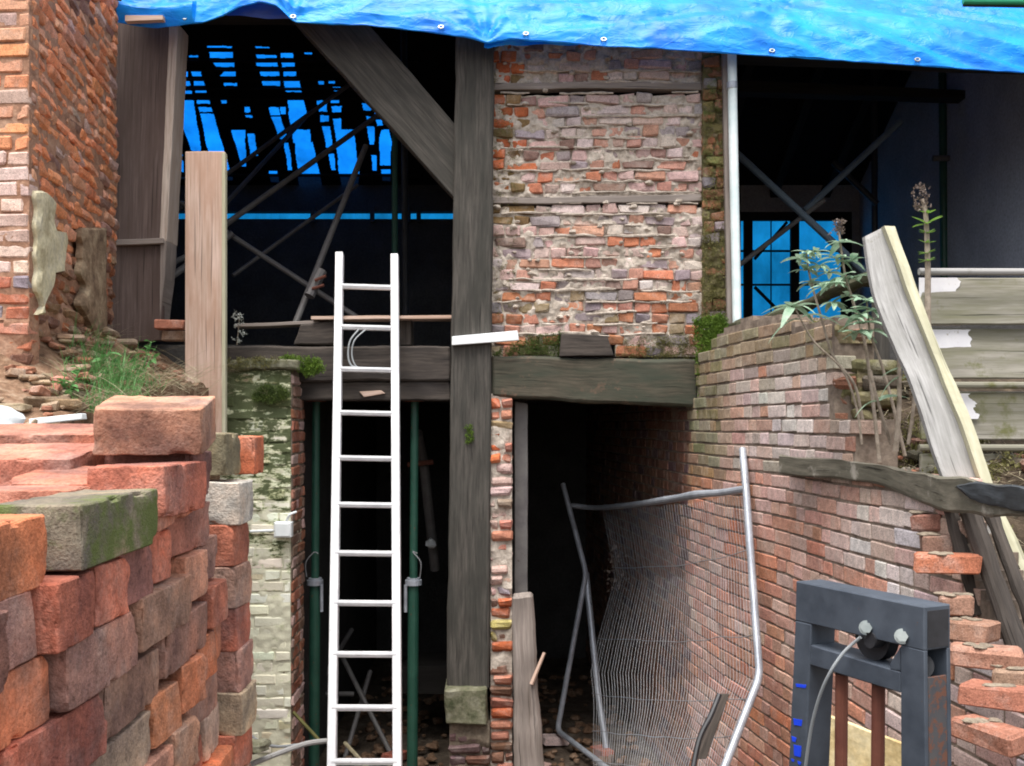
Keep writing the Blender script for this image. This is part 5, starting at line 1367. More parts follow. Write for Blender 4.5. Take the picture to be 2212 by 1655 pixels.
tag(obj('stone', blob(P(553, 1612, 5.6), 0.07, R, 0.55, 12, 8), M['concrete'], smooth=True), 'mossy stone beside the foot of the brick stack', 'stone')

# ---------------------------------------------------------------- hoist frame, lower right
hf = thing('hoist_frame', P(1850, 1655, 2.6), 'blue-grey welded steel hoist frame with a pulley and two rusty rods', 'hoist frame')
h1, h2 = P(1718, 1255, 2.75), P(1995, 1311, 2.36)
h2[2] = h1[2]; ax = (h2 - h1).normalized(); W = (h2 - h1).length
bk = Vector((-ax[1], ax[0], 0));
if bk[0] < 0: bk = -bk
nrm = bk
def onp(x, y, off=0.0):
    u, v = crop(x, y, 1588, 1050, 2.5)
    d = Vector(((u - UC) / F, 1, (HZ - v) / F)); o0 = Vector((0, 0, CAMZ)); t = (h1 + bk * off - o0).dot(nrm) / d.dot(nrm); return o0 + d * t
DEP = 0.085
def low(a, b): # carry a line on down to the ground
    t = (a[2] - 0.0) / (a[2] - b[2]); return a + (b - a) * t
bL = low(onp(475, 622), onp(430, 1655)); bL2 = low(onp(560, 860), onp(527, 1655)); bR = low(onp(1060, 985), onp(1062, 1655)); bR2 = low(onp(1190, 765), onp(1200, 1655))
board('top_beam', [onp(475, 622), onp(1192, 765), onp(1195, 1010), onp(562, 865)][:1] + [onp(1192, 765), onp(1192, 1012), onp(470, 842)], bk * DEP, M['steelblue'], hf, n=(10, 4, 2), rough=0.0008, r=0.003)
board('left_upright', [onp(471, 842), onp(560, 863), bL2, bL], bk * DEP, M['steelblue'], hf, n=(2, 16, 2), rough=0.0008, r=0.003)
def channel(parent):
    # open channel: two flanges and a web, so the end looks hollow
    c = [onp(1060, 980), onp(1192, 1012), bR2, bR]
    board('right_upright', c, bk * 0.012, M['steelblue'], parent, n=(2, 16, 1), r=0.002)
    c2_ = [q + bk * (DEP - 0.012) for q in c]
    board('right_upright', c2_, bk * 0.012, M['steelblue'], parent, n=(2, 16, 1), r=0.002)
    board('right_upright', [c[0] + bk * 0.012, c[0] + bk * 0.012 + ax * 0.01, c[3] + bk * 0.012 + ax * 0.01, c[3] + bk * 0.012], bk * (DEP - 0.024), M['darkmetal'], parent, n=(1, 8, 1), r=0.002)
    e0, e1 = onp(1190, 1165), low(onp(1190, 765), onp(1200, 1655))
    board('side_plate', [e0 + bk * 0.014, e0 + bk * (DEP - 0.012), e1 + bk * (DEP - 0.012), e1 + bk * 0.014], -ax * 0.006, M['steelrust'], parent, n=(2, 10, 1), r=0.001)
channel(hf)
board('cross_bar', [onp(557, 977), onp(1058, 1128), onp(1058, 1247), onp(552, 1090)], bk * DEP, M['steelblue'], hf, n=(8, 3, 2), r=0.003)
board('fillet_plate', [onp(1000, 1085), onp(1058, 985), onp(1058, 1126), onp(1000, 1112)], bk * 0.01, M['steelblue'], hf, n=(1, 1, 1), r=0.002)
for (x0, x1, y0) in ((706, 758, 1140), (910, 965, 1200)):
    a, b = onp((x0 + x1) / 2, y0, 0.04), onp((x0 + x1) / 2 - 4, 1655, 0.04)
    obj('rod', tube([a, low(a, b)], 0.0165, 12), M['rust'], hf, smooth=True)
def disc(name, c, axis, r, th, mat, groove=0.0, parent=hf, seg=32):
    prof = [(-th / 2, r), (0, r - groove), (th / 2, r)] if groove else [(-th / 2, r), (th / 2, r)]
    pts = [c + axis * p[0] for p in prof]
    return obj(name, tube(pts, [p[1] for p in prof], seg), M[mat], parent)
pl = disc('pulley', onp(928, 935, 0.045), bk, (onp(1018, 960) - onp(835, 935)).length * 0.52, 0.035, 'darkmetal', 0.012)
disc('pulley_hub', onp(928, 945, 0.02), bk, 0.02, 0.05, 'darkmetal')
for (x, y) in ((870, 882), (1070, 930)):
    b_ = obj('bolt', tube([onp(x, y, 0.003), onp(x, y, -0.014)], 0.0135, 6), M['bolt'], hf)
    obj('washer', tube([onp(x, y, 0.002), onp(x, y, -0.003)], 0.018, 16), M['bolt'], hf)
ppts = bez([onp(838, 935, -0.01), onp(790, 975, -0.015), onp(735, 1030, -0.03), onp(668, 1130, -0.05), onp(610, 1260, -0.05), onp(562, 1440, -0.04), onp(530, 1655, -0.03)], 6)
cbl = obj('hoist_cable', tube(ppts, 0.0042, 8), M['palecable'], hf, smooth=True)
pd = tube([onp(1190, 1040, 0.035) - bk * 0, onp(1190, 1160, 0.035)], 0.012, 10)
ea, eb = onp(1192, 790), onp(1192, 1000)
board('hollow_shade_plate', [ea + bk * 0.010, ea + bk * (DEP - 0.008), eb + bk * (DEP - 0.008), eb + bk * 0.010], ax * 0.0015, M['darkmetal'], hf, n=(1, 2, 1), r=0.0005)  # dark plate on the beam end, painting the shade of a hollow
obj('guide_wheel', tube([onp(1172, 1095, 0.022), onp(1172, 1095, 0.066)], 0.030, 24), M['darkmetal'], hf)
for k, (x, y, w_, h_) in enumerate([(488, 1208, 60, 22), (470, 1412, 48, 40), (448, 1508, 26, 30), (468, 1572, 44, 66), (442, 1625, 20, 18), (478, 1640, 22, 20)]):
    x += 16; c = [onp(x - w_ / 2, y - h_ / 2 - 4, -0.0012), onp(x + w_ / 2, y - h_ / 2 + 5, -0.0012), onp(x + w_ / 2 - 4, y + h_ / 2, -0.0012), onp(x - w_ / 2 + 5, y + h_ / 2 - 6, -0.0012)]
    board('blue_mark', c, bk * 0.001, M['bluemark'], hf, n=(3, 3, 1), rough=0.0012, r=0.0003, fs=60)
yb = thing('yellow_panel', (1.3, 3.0, 0.4), 'stained yellow board standing behind the hoist frame', 'board')
board('panel', [P(1778, 1540, 3.25), P(2035, 1640, 3.0), P(2035, 2100, 3.0), P(1775, 2100, 3.25)], (0.0, 0.03, 0), M['yellowply'], yb, n=(12, 8, 1), rough=0.008, r=0.004)

# ---------------------------------------------------------------- the loose brick stack, front left
def big_brick(dx, dy, dz, seed, rough=0.0028, r=0.007, mat='brick_big'):
    c = [(-dx / 2, -dy / 2, dz / 2), (dx / 2, -dy / 2, dz / 2), (dx / 2, -dy / 2, -dz / 2), (-dx / 2, -dy / 2, -dz / 2)]
    vf, uv = qbox(c, (0, dy, 0), n=(34, 14, 20), rough=0.0, r=0.0018, fs=22, seed=seed * 3.3)
    V = []
    for v in vf[0]:
        ds = sorted((dx / 2 - abs(v[0]), dy / 2 - abs(v[1]), dz / 2 - abs(v[2])))
        e = math.exp(-max(0, ds[1]) / 0.0035); cr = math.exp(-max(0, ds[2]) / 0.008)
        chip = max(0.0, nz(v, 26, seed) - 0.22) * 0.045 + max(0.0, nz(v, 70, seed + 3) - 0.1) * 0.006
        cn = (0.020 * max(0, nz(v, 11, seed + 9) - 0.05) + 0.001) * cr
        V.append(v - v.normalized() * (chip * e + cn) + nv(v, 9, seed) * 0.0022 + nv(v, 48, seed) * 0.0006)
    return mesh('loose_brick', (V, vf[1]), M[mat], smooth=True)
SB = {'S': [big_brick(0.215, 0.103, 0.0705, k + 1) for k in range(8)], 'H': [big_brick(0.103, 0.215, 0.0705, k + 11) for k in range(8)], 'M': [big_brick(0.215, 0.103, 0.0705, 41, mat='brick_green')],
      'Q': [big_brick(0.155, 0.103, 0.067, k + 21) for k in range(3)]}
ORD = ['topmost', 'second', 'third', 'fourth', 'fifth', 'sixth', 'seventh', 'eighth', 'ninth', 'tenth', 'eleventh']
TONES = [('orange', (0.50, 0.19, 0.10), 3), ('brick-red', (0.44, 0.155, 0.10), 4), ('purple-red', (0.26, 0.125, 0.10), 2), ('brown', (0.33, 0.19, 0.145), 3),
         ('salmon', (0.50, 0.27, 0.19), 2), ('buff', (0.46, 0.35, 0.25), 1.2), ('grey-pink', (0.46, 0.35, 0.325), 1.5)]
def face_x(y): return -0.470 - 0.020 * smooth(1.35, 1.8, y)
def lift(y): return 0.055 * smooth(1.25, 1.8, y) - 0.012 * smooth(1.2, 0.8, y)
rnd = random.Random(99); GS = 'loose bricks in the foreground stack'
def place(kind, loc, rz, tone, label, sc=(1, 1, 1), rx=0.0, ry=0.0, mi=None, mat=None):
    me = SB[kind][(mi if mi is not None else rnd.randrange(8)) % len(SB[kind])]
    o = bpy.data.objects.new('loose_brick', me); COL.objects.link(o)
    o.location = loc; o.rotation_euler = (rx, ry, rz); o.scale = sc; o.color = (*tone, 1)
    return tag(o, label, 'brick', GS)
Z0 = CAMZ - 0.085
for c in range(9):
    y = 0.74 + rnd.uniform(-0.04, 0.02); k = 0
    while y < 1.70:
        kind = 'end' if rnd.random() < 0.52 else 'side'
        if c == 0:
            seq = [('side', 'orange', 0.80), ('side', 'MOSS', 1.10), ('side', 'brick-red', 1.355), ('end', 'purple-red', 1.58)]
            if k >= len(seq): break
            kind, tn, y = seq[k]
        else: tn = None
        ln = 0.215 if kind == 'side' else 0.103
        sc = rnd.uniform(0.93, 1.07); L = ln * sc
        if c == 0 and k in (0, 1): L = 0.262 if k == 0 else 0.238; sc = L / ln
        if y + L > 1.76: L = 1.76 - y; sc = L / ln
        if sc < 0.45: break
        ym = y + L / 2; out = rnd.uniform(-0.012, 0.014)
        name, col, _ = [q for q in TONES if q[0] == tn][0] if tn and tn != 'MOSS' else rnd.choices(TONES, [q[2] for q in TONES])[0]
        zc = Z0 - 0.0365 - 0.0735 * c + lift(ym) + (0.012 if (c == 0 and k == 2) else 0)
        if tn == 'MOSS': name, col = 'mossy green', (0.27, 0.245, 0.17)
        lab = '%s brick, %s from the near end in the %s course of the foreground stack' % (name, ['first', 'second', 'third', 'fourth', 'fifth', 'sixth', 'seventh', 'eighth', 'ninth', 'tenth'][k], ORD[c])
        words_ = lab.split()
        if kind == 'side': loc = (face_x(ym) + out - 0.0515, ym, zc); place('M' if tn == 'MOSS' else 'S', loc, math.pi / 2 + rnd.uniform(-.05, .05) + 0.06 * smooth(1.3, 1.8, ym), jitcol(col, rnd, 0.12), lab, (sc, 1, rnd.uniform(0.97, 1.04)), rnd.uniform(-.02, .02), rnd.uniform(-.015, .015))
        else: loc = (face_x(ym) + out - 0.1075, ym, zc); place('H', loc, math.pi / 2 + rnd.uniform(-.06, .06) + 0.06 * smooth(1.3, 1.8, ym), jitcol(col, rnd, 0.12), lab, (sc, 1, rnd.uniform(0.97, 1.04)), rnd.uniform(-.02, .02), rnd.uniform(-.015, .015))
        y += L + rnd.uniform(0.0015, 0.006); k += 1
    # the far corner column, turned to face the yard
    zc = Z0 - 0.0365 - 0.0735 * c + 0.055 + (0.012 if c == 0 else 0)
    tn = {0: ('moss-stained grey', (0.20, 0.19, 0.12)), 1: ('pale grey', (0.44, 0.42, 0.40)), 2: ('brick-red', (0.38, 0.14, 0.09))}.get(c)
    if not tn: q = rnd.choices(TONES, [x[2] for x in TONES])[0]; tn = (q[0], q[1])
    xr = -0.476 + rnd.uniform(-0.008, 0.008)
    place('S', (xr - 0.1075 + (-0.02 if c == 0 else 0), 1.845, zc), rnd.uniform(-.05, .05), jitcol(tn[1], rnd, 0.08), '%s brick at the far corner of the %s course of the stack' % (tn[0], ORD[c]), (1, 1, 1.05))
place('S', (-0.535, 1.96, Z0 - 0.0365 + 0.062), 0.03, (0.46, 0.15, 0.08), 'orange brick peeping out beyond the far corner of the foreground stack', (0.5, 0.8, 1))
# loose bricks lying on top
T1c = P(410, 930, 1.5)
place('Q', (-0.470 - 0.078 + 0.006, 1.500 + 0.070, CAMZ - 0.050 + 0.048), math.radians(8), (0.42, 0.23, 0.155), 'brown-red brick standing on top of the stack, topmost of all', (1.0, 1.35, 1.03), rx=math.radians(10), mi=0)
place('S', (-0.78, 1.74, CAMZ - 0.030), math.radians(2), (0.44, 0.20, 0.14), 'salmon brick lying flat left of the topmost brick, rear one of two', (1.15, 1.3, 0.6), rx=math.radians(8), mi=2)
place('S', (-0.745, 1.55, CAMZ - 0.062), math.radians(-3), (0.42, 0.18, 0.13), 'pinkish red brick lying flat left of the topmost brick, front one of two', (1.1, 1.4, 0.6), rx=math.radians(8), mi=3)
place('S', (-0.66, 1.33, CAMZ - 0.118), math.radians(4), (0.44, 0.19, 0.13), 'pinkish brick lying between the mossy brick and the flat ones', (1.0, 1, 1), mi=4)
place('S', (-0.80, 1.22, CAMZ - 0.117), math.radians(6), (0.50, 0.42, 0.28), 'cream-stained brick behind the moss-covered brick at the left', (1, 1, 1.0), mi=5)
place('S', (-0.575, 1.44, CAMZ - 0.104), math.radians(0), (0.50, 0.20, 0.13), 'red brick directly under the topmost brick', (1.0, 1.5, 0.95), rx=math.radians(6), mi=1)
# bricks of the back row, closing the stack
V, Fc, Cc = [], [], []; rnd2 = random.Random(3)
for c in range(9):
    y = 0.76
    for y in lin(0.80, 1.90, 11):
        for xx in (-0.62, -0.735, -0.85):
            if c == 0 and (y > 1.15): continue
            if c == 0 and xx > -0.7: continue
            vs, fs = BR['old']['H'][rnd2.randrange(6)][1]; b = len(V)
            mt = Matrix.Translation((xx - 0.02, y, Z0 - 0.0365 - 0.0735 * c + lift(y))) @ Matrix.Rotation(math.pi / 2, 4, 'Z')
            V += [mt @ v for v in vs]; Fc += [tuple(i + b for i in f) for f in fs]; Cc += [jitcol(rnd2.choices(TONES, [x[2] for x in TONES])[0][1], rnd2)] * len(vs)
tag(obj('brick_stack_core', (V, Fc), M['brick_s'], col=Cc), 'hidden back rows of bricks filling the foreground stack', 'bricks', kind='stuff')
# moss on the mossy brick
mp = []
rnd = random.Random(14)
for _ in range(0):
    x = -0.470 - rnd.uniform(0, 0.10); yv = rnd.uniform(1.11, 1.345); mp.append(Vector((x, yv, Z0 + 0.001)))
for _ in range(500):
    yv = rnd.uniform(1.11, 1.34); mp.append(Vector((-0.466, yv, Z0 - 0.068 + abs(rnd.gauss(0, 0.012)) + lift(yv))))
moss_patch([p for p in mp if noise.noise(p * 25) > -0.15], 'moss_dry', 'cushion of moss growing over the grey-green brick of the stack', seed=4, size=0.0028, per=7, spread=0.002, up=Vector((0.1, -0.2, 0.2)))
tag(board('white_lath', [P(62, 905, 4.2), P(176, 893, 4.3), P(178, 906, 4.3), P(62, 919, 4.2)], (0, 0.05, 0), M['white'], n=(4, 1, 1), r=0.003), 'short white-painted lath lying on the rubble behind the stack', 'lath')
tag(obj('plastic_bag', blob(P(-6, 915, 3.2), 0.075, R, 0.7, 16, 12), M['white'], smooth=True), 'white plastic bag at the left edge behind the stack', 'plastic bag')
o = bpy.data.objects.new('loose_brick', BR['old']['S'][2][0]); COL.objects.link(o); o.location = P(370, 702, 6.9); o.color = (0.42, 0.17, 0.11, 1); o.scale = (0.9, 1, 1)
tag(o, 'single red brick lying on the ledge between the cheek boards and the pale board', 'brick')
o = bpy.data.objects.new('loose_brick', BR['old']['S'][3][0]); COL.objects.link(o); o.location = P(378, 726, 6.92); o.color = (0.24, 0.15, 0.10, 1); o.scale = (0.7, 1, 1)
tag(o, 'dirty brown brick directly below the single red brick on the ledge', 'brick')

# rough broken masonry and rubble at the foot of the left wall
V, Fc = [], []; rnd = random.Random(31)
Cc = []
for k in range(520):
    x = rnd.uniform(-3.6, -1.95); y = rnd.uniform(3.3, 6.75)
    if x < -2.33 - 0.14 * (y - 5) - 0.1 and y > 4.9: continue
    z = bank_z(x, y) + rnd.uniform(-0.01, 0.025)
    if rnd.random() < 0.45: z += 0.08 * rnd.random() * smooth(-2.1, -2.6, x)
    kk = rnd.choice('SH'); vs, fs = BR['rubble'][kk][rnd.randrange(6)][1]; b = len(V); s_ = rnd.uniform(0.3, 0.85)
    mt = Matrix.Translation((x, y, z)) @ Matrix.Rotation(rnd.uniform(0, 3.1), 4, 'Z') @ Matrix.Rotation(rnd.uniform(-.35, .35), 4, 'X') @ Matrix.Diagonal((s_, s_, s_ * 0.8, 1))
    V += [mt @ v for v in vs]; Fc += [tuple(i + b for i in f) for f in fs]
    Cc += [jitcol(pick(rnd, [(3, (0.28, 0.13, 0.08)), (3, (0.24, 0.16, 0.10)), (2, (0.36, 0.27, 0.18)), (1, SALMON)]), rnd, 0.3)] * len(vs)
tag(obj('brick_rubble', (V, Fc), M['brick_s'], col=Cc), 'broken brick rubble heaped along the foot of the left wall', 'rubble', kind='stuff')

# ---------------------------------------------------------------- vegetation
def leaf_mesh(name, mat, L=0.13, Wd=0.026, droop=0.4, n=6):
    V, Fc = [], []
    for i in range(n + 1):
        t = i / n; w_ = Wd * math.sin(math.pi * min(1, t * 0.92 + 0.04)) ** 0.8 * (1 - 0.3 * t)
        x = L * t; z = -droop * L * t * t
        V += [(x, -w_, z + w_ * 0.35), (x, 0, z), (x, w_, z + w_ * 0.35)]
    for i in range(n):
        a = i * 3; Fc += [(a, a + 3, a + 4, a + 1), (a + 1, a + 4, a + 5, a + 2)]
    return mesh(name, (V, Fc), M[mat], smooth=True)
LF = [leaf_mesh('leaf', 'leaf', droop=d) for d in (0.1, 0.45, 0.9)]; LG_ = [leaf_mesh('leaf', 'leaf_g', droop=d) for d in (0.05, 0.3)]
def shrub(label, stem, leaves, r=0.008, lm=LF, seed=1, tip=None, group=None, extra=()):
    """stem: picture points with distance; leaves: (fraction along, azimuth, length scale, droop index)"""
    rnd = random.Random(seed); pts = bez([P(*q) for q in stem], 6)
    t = thing('shrub', pts[0], label, 'shrub', group); pinv = parent_inv(t)
    n = len(pts); obj('stem', tube(pts, [r * (1 - 0.5 * i / n) for i in range(n)], 7), M['stem'], t, smooth=True)
    for e in extra: q = bez([P(*x) for x in e], 5); obj('stem', tube(q, r * 0.6, 6), M['stem'], t, smooth=True)
    for (f, az_, s_, di, *off) in leaves:
        p = pts[min(n - 1, int(f * (n - 1)))] if not off else P(*off[0])
        o = bpy.data.objects.new('leaf', lm[di % len(lm)]); COL.objects.link(o); o.parent = t; o.matrix_parent_inverse = pinv
        o.location = p; o.rotation_euler = (rnd.uniform(-.3, .3), rnd.uniform(-0.6, 0.1), az_); o.scale = (s_,) * 3
    if tip:
        V, Fc = tufts([P(tip[0] + rnd.gauss(0, tip[3]), tip[1] + rnd.uniform(-tip[4], tip[4]), tip[2]) for _ in range(34)], 0.013, rnd, 6, 0.007)
        obj('seed_head', (V, Fc), M[tip[5] if len(tip) > 5 else 'seed'], t, kind='stuff')
    return t
def whorl(f, n, s, di, rnd, off=None):
    a0 = rnd.uniform(0, 6.28); out = []
    n += 2
    for i in range(n):
        q = (f, a0 + i * 6.283 / n + rnd.uniform(-.3, .3), s * rnd.uniform(0.75, 1.2), di)
        out.append(q + ((off,) if off else ()))
    return out
rd = random.Random(6)
GV = 'self-sown shrubs on the soil pocket above the retaining wall'
lv = []
for (u, v) in ((1745, 548), (1770, 575), (1740, 585), (1725, 560), (1760, 545), (1752, 612), (1790, 590)): lv += whorl(0, 4, 0.62, 1, rd, (u, v, 4.7))
shrub('spindly shrub leaning left, with a tuft of grey-green leaves before the rear window', [(1880, 985, 4.7), (1862, 900, 4.7), (1845, 830, 4.7), (1800, 770, 4.7), (1775, 690, 4.7), (1750, 600, 4.7), (1742, 548, 4.7)], lv, 0.008, seed=1)
lv = []
for (u, v) in ((1815, 525), (1808, 560), (1840, 565), (1820, 600), (1800, 610), (1850, 600), (1832, 640), (1780, 620), (1800, 655)): lv += whorl(0, 4, 0.66, 1, rd, (u, v, 4.55))
shrub('tallest shrub of the soil pocket, bushy top with a brown seed head', [(1900, 1000, 4.5), (1885, 860, 4.55), (1868, 740, 4.55), (1845, 660, 4.55), (1825, 590, 4.55), (1812, 500, 4.55)], lv, 0.009, seed=2, tip=(1812, 492, 4.55, 6, 14))
lv = whorl(0, 3, 0.95, 2, rd, (1712, 665, 4.5)) + whorl(0, 2, 0.5, 0, rd, (1712, 660, 4.5)) + [(0, math.pi, 1.0, 2, (1728, 690, 4.5)), (0, 0.1, 1.05, 2, (1732, 686, 4.5)), (0, math.pi, 0.8, 1, (1712, 668, 4.5)), (0, 0.0, 0.8, 1, (1712, 668, 4.5))]
shrub('thin shrub with long drooping leaves, leftmost above the curved wall', [(1862, 960, 4.5), (1850, 880, 4.5), (1820, 800, 4.5), (1760, 740, 4.5), (1730, 690, 4.5), (1712, 655, 4.5)], lv, 0.006, seed=3)
lv = []
for (u, v) in ((1870, 650), (1885, 672), (1860, 680), (1905, 650), (1865, 700), (1838, 690), (1850, 720), (1880, 715)): lv += whorl(0, 3, 0.7, 1, rd, (u, v, 4.4))
lv += [(0, 0.0, 1.0, 2, (1890, 690, 4.4)), (0, math.pi, 0.7, 1, (1868, 690, 4.4))]
shrub('shrub with grey-green leaves just left of the leaning plank', [(1955, 985, 4.4), (1930, 880, 4.4), (1905, 790, 4.4), (1880, 720, 4.4), (1872, 650, 4.4)], lv, 0.008, seed=4)
lv = [(0, 2.9, 0.75, 1, (1958, 796, 4.2)), (0, 0.2, 0.85, 1, (1958, 796, 4.2)), (0, 3.0, 0.7, 2, (1948, 815, 4.2)), (0, 0.0, 0.9, 0, (1948, 818, 4.2)), (0, 3.2, 0.7, 2, (1895, 868, 4.2)), (0, 0.1, 1.0, 1, (1895, 868, 4.2)), (0, 1.0, 0.5, 1, (1895, 862, 4.2))]
shrub('pair of bare straight stems with a few low leaves in front of the leaning plank', [(1935, 975, 4.2), (1942, 880, 4.2), (1942, 780, 4.2), (1940, 690, 4.2)], lv, 0.012, seed=5, extra=[[(1962, 960, 4.2), (1975, 850, 4.2), (1965, 750, 4.2), (1955, 700, 4.2)], [(1925, 960, 4.25), (1895, 865, 4.2), (1880, 800, 4.2)]])
lv = []
for k, v in enumerate((462, 484, 505, 527, 548, 565)): lv += [(0, a_, 0.32 + (0.25 if k == 1 else 0), 0, (2002, v, 4.35)) for a_ in (0, 2.1, 3.3, 4.5, 5.4)]
shrub('single upright stalk with a brown flower head, against the dark blue wall', [(2010, 900, 4.35), (2004, 700, 4.35), (2004, 580, 4.35), (2000, 470, 4.35), (1992, 430, 4.35)], lv, 0.016, lm=LG_, seed=7, tip=(1992, 428, 4.35, 9, 26))
shrub('small pale dried flower head on the sill beside the pale board', [(512, 745, 6.9), (516, 700, 6.9), (517, 680, 6.9)], [], 0.004, seed=8, tip=(514, 706, 6.88, 7, 34, 'seed_pale'))
# weeds and dry grass on the bank
rnd = random.Random(41); V, Fc = [], []
def blade(V, Fc, p, d, L, w_, bend):
    n = 4; s_ = d.cross(Vector((0, 0, 1)));
    if s_.length < 1e-3: s_ = Vector((1, 0, 0))
    s_.normalize(); b = len(V)
    for i in range(n + 1):
        t = i / n; q = p + d * L * t + Vector((0, 0, -bend * L * t * t)); ww_ = w_ * (1 - t * 0.95)
        V += [q - s_ * ww_, q + s_ * ww_]
    for i in range(n): Fc.append((b + 2 * i, b + 2 * i + 1, b + 2 * i + 3, b + 2 * i + 2))
for _ in range(1150):
    u, v = rnd.gauss(235, 42), 0; Y = rnd.uniform(4.7, 5.8); x = (u - UC) * Y / F; x = max(x, -2.28 - 0.14 * (Y - 5)) if rnd.random() < .9 else x
    p = Vector((x, Y, bank_z(x, Y) - 0.01)); d = Vector((rnd.gauss(0.25, .5), rnd.gauss(-0.1, .4), rnd.uniform(0.5, 1.2))).normalized()
    blade(V, Fc, p, d, rnd.uniform(0.08, 0.32), 0.003, rnd.uniform(0.1, 0.8))
tag(obj('grass', (V, Fc), M['weed']), 'tuft of green grass on the bank at the foot of the left wall', 'grass', kind='stuff')
V, Fc = [], []
for _ in range(620):
    u = rnd.uniform(150, 440); Y = rnd.uniform(4.4, 6.1); x = (u - UC) * Y / F
    p = Vector((x, Y, bank_z(x, Y) + 0.01)); d = Vector((rnd.choice((-1, 1)) * rnd.uniform(.5, 1.2), rnd.gauss(0, .4), rnd.uniform(0.0, 0.55))).normalized()
    blade(V, Fc, p + Vector((0, 0, rnd.uniform(0, 0.06))), d, rnd.uniform(0.12, 0.42), 0.0034, rnd.uniform(0.0, 0.4))
tag(obj('dry_grass', (V, Fc), M['straw']), 'dry straw-coloured grass stems lying over the bank beside the pale board', 'grass', kind='stuff')
def bush(name, pts, Y, n, mat, label, L=0.05):
    rnd = random.Random(n); t = thing(name, P(pts[0][0], pts[0][1], Y), label, 'weed'); pinv = parent_inv(t); me = leaf_mesh('leaf', mat, L, L * 0.26, 0.4, 4)
    base = P(pts[0][0], pts[0][1] + 60, Y)
    for (u, v) in pts:
        q = P(u, v, Y); obj('stem', tube(bez([base, (base + q) / 2 + Vector((rnd.uniform(-.02, .02), 0, 0.01)), q], 4), 0.003, 5), M['weed'], t)
        for k in range(n):
            p = base + (q - base) * rnd.uniform(0.35, 1.02); o = bpy.data.objects.new('leaf', me); COL.objects.link(o); o.parent = t; o.matrix_parent_inverse = pinv
            o.location = p; o.rotation_euler = (rnd.uniform(-.6, .6), rnd.uniform(-.9, .3), rnd.uniform(0, 6.28)); s_ = rnd.uniform(.7, 1.4); o.scale = (s_,) * 3
bush('weed_plant', [(212, 790), (225, 765), (245, 780), (262, 770), (200, 815), (240, 805)], 5.3, 8, 'weed', 'leafy green weed in front of the broken wall foot')
bush('weed_plant', [(300, 765), (318, 752), (326, 742), (290, 780), (335, 770)], 5.7, 7, 'weed', 'small leafy weed left of the pale standing board')
bush('weed_plant', [(140, 810), (158, 825), (172, 800), (150, 850)], 4.9, 7, 'weed', 'pale green weed nearest the brick stack at the wall foot', L=0.06)
# moss
rnd = random.Random(55)
moss_patch(scatter_px([(606, 770), (690, 775), (700, 800), (660, 812), (640, 795), (612, 790)], 6.68, 260, rnd), 'moss_hi', 'bright green moss cushion on the corner of the lime-washed wall', 5, 0.012, 16, 0.012)
moss_patch(scatter_px([(545, 850), (570, 832), (618, 835), (625, 858), (590, 868), (550, 866)], 6.66, 240, rnd), 'moss', 'dark green moss patch near the top of the lime-washed wall', 6, 0.010, 14, 0.012)
moss_patch(scatter_px([(486, 778), (606, 772), (600, 790), (486, 800)], 6.66, 160, rnd), 'moss_dry', 'olive moss on the coping of the lime-washed wall', 7, 0.010, 12, 0.012)
moss_patch(scatter_px([(1500, 690), (1560, 680), (1575, 715), (1545, 760), (1545, 860), (1538, 940), (1522, 960), (1514, 880), (1510, 800)], 6.86, 900, rnd), 'moss_hi', 'bright moss running down the corner where pier and retaining wall meet', 8, 0.013, 16, 0.014)
moss_patch(scatter_px([(1520, 200), (1560, 180), (1568, 690), (1515, 690)], 6.97, 420, rnd), 'moss_dry', 'olive moss in the joints of the narrow pier beside the white pipe', 9, 0.011, 12, 0.012)
moss_patch(scatter_px([(1560, 740), (1650, 716), (1800, 690), (1812, 712), (1700, 735), (1620, 765), (1560, 790)], lambda u, v: 6.25 - (u - 1600) * 0.0062, 420, rnd), 'moss_dry', 'olive moss along the top courses of the curved wall', 10, 0.011, 12, 0.012)
moss_patch(scatter_px([(1120, 735), (1215, 715), (1212, 768), (1062, 768)], 7.02, 300, rnd), 'moss', 'moss on the bricks above the lintel, left of the timber block', 11, 0.010, 12, 0.012)
moss_patch(scatter_px([(1330, 740), (1500, 720), (1505, 776), (1330, 770)], 7.03, 220, rnd), 'moss_dry', 'thin moss above the lintel, right of the timber block', 12, 0.010, 12, 0.012)
moss_patch(scatter_px([(1000, 922), (1018, 918), (1022, 950), (1008, 962)], 6.92, 50, rnd), 'moss_hi', 'small green moss spot on the main post', 13, 0.009, 12, 0.008)
moss_patch(scatter_px([(1066, 150), (1120, 300), (1110, 690), (1066, 690)], 7.03, 200, rnd), 'moss_dry', 'olive moss in the brick joints beside the main post', 14, 0.009, 8, 0.010)
pts = []
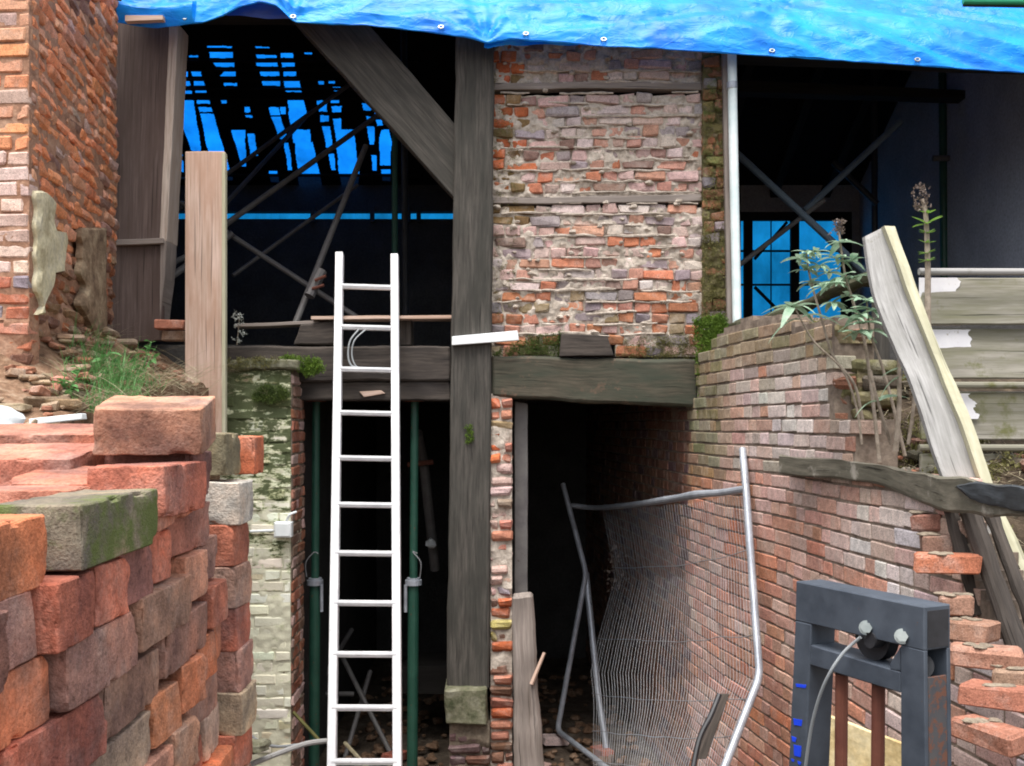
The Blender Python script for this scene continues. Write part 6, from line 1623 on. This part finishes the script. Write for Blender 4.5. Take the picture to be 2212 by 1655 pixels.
for _ in range(2200):
    y = rnd.uniform(4.0, 6.0); x = wallx(y) + rnd.uniform(0.12, 0.8)
    if noise.noise(Vector((x * 3, y * 3, 1))) > -0.1: pts.append(Vector((x, y, rterr_z(x, y))))
moss_patch(pts, 'moss_dry', 'moss and leaf litter over the soil pocket above the wall', 15, 0.016, 9, 0.02)
moss_patch([q for q in scatter_px([(2030, 985), (2090, 975), (2085, 1010), (2030, 1020)], 3.95, 90, rnd)], 'moss_hi', 'bright moss on top of the decayed timber', 16, 0.010, 12, 0.01)
V, Fc = [], []
for _ in range(620):
    y = rnd.uniform(4.0, 5.6); x = wallx(y) + rnd.uniform(0.12, 0.7); p = Vector((x, y, rterr_z(x, y) + 0.01)); d = Vector((rnd.gauss(0, 1), rnd.gauss(0, 1), rnd.uniform(-.1, .5))).normalized()
    blade(V, Fc, p, d, rnd.uniform(0.05, 0.2), 0.004, 0.2)
tag(obj('dead_twigs', (V, Fc), M['straw']), 'dead twigs and straw on the soil pocket', 'twigs', kind='stuff')

# brick ends and stones poking out of the soil pocket
V, Fc, Cc = [], [], []; rnd = random.Random(12)
for k in range(70):
    y = rnd.uniform(4.1, 5.5); x = wallx(y) + rnd.uniform(0.14, 0.75); z = rterr_z(x, y)
    vs, fs = BR['rubble'][rnd.choice('SH')][rnd.randrange(6)][1]; b = len(V); s_ = rnd.uniform(0.25, 0.75)
    mt = Matrix.Translation((x, y, z)) @ Matrix.Rotation(rnd.uniform(0, 3.1), 4, 'Z') @ Matrix.Rotation(rnd.uniform(-.6, .6), 4, 'X') @ Matrix.Diagonal((s_, s_, s_, 1))
    V += [mt @ v for v in vs]; Fc += [tuple(i + b for i in f) for f in fs]
    Cc += [jitcol(pick(rnd, [(3, (0.20, 0.10, 0.07)), (3, (0.10, 0.085, 0.06)), (1, (0.36, 0.32, 0.28)), (1, (0.34, 0.14, 0.09))]), rnd, 0.3)] * len(vs)
tag(obj('stone_rubble', (V, Fc), M['brick_s'], col=Cc), 'broken bricks and stones in the soil pocket below the shrubs', 'rubble', kind='stuff')
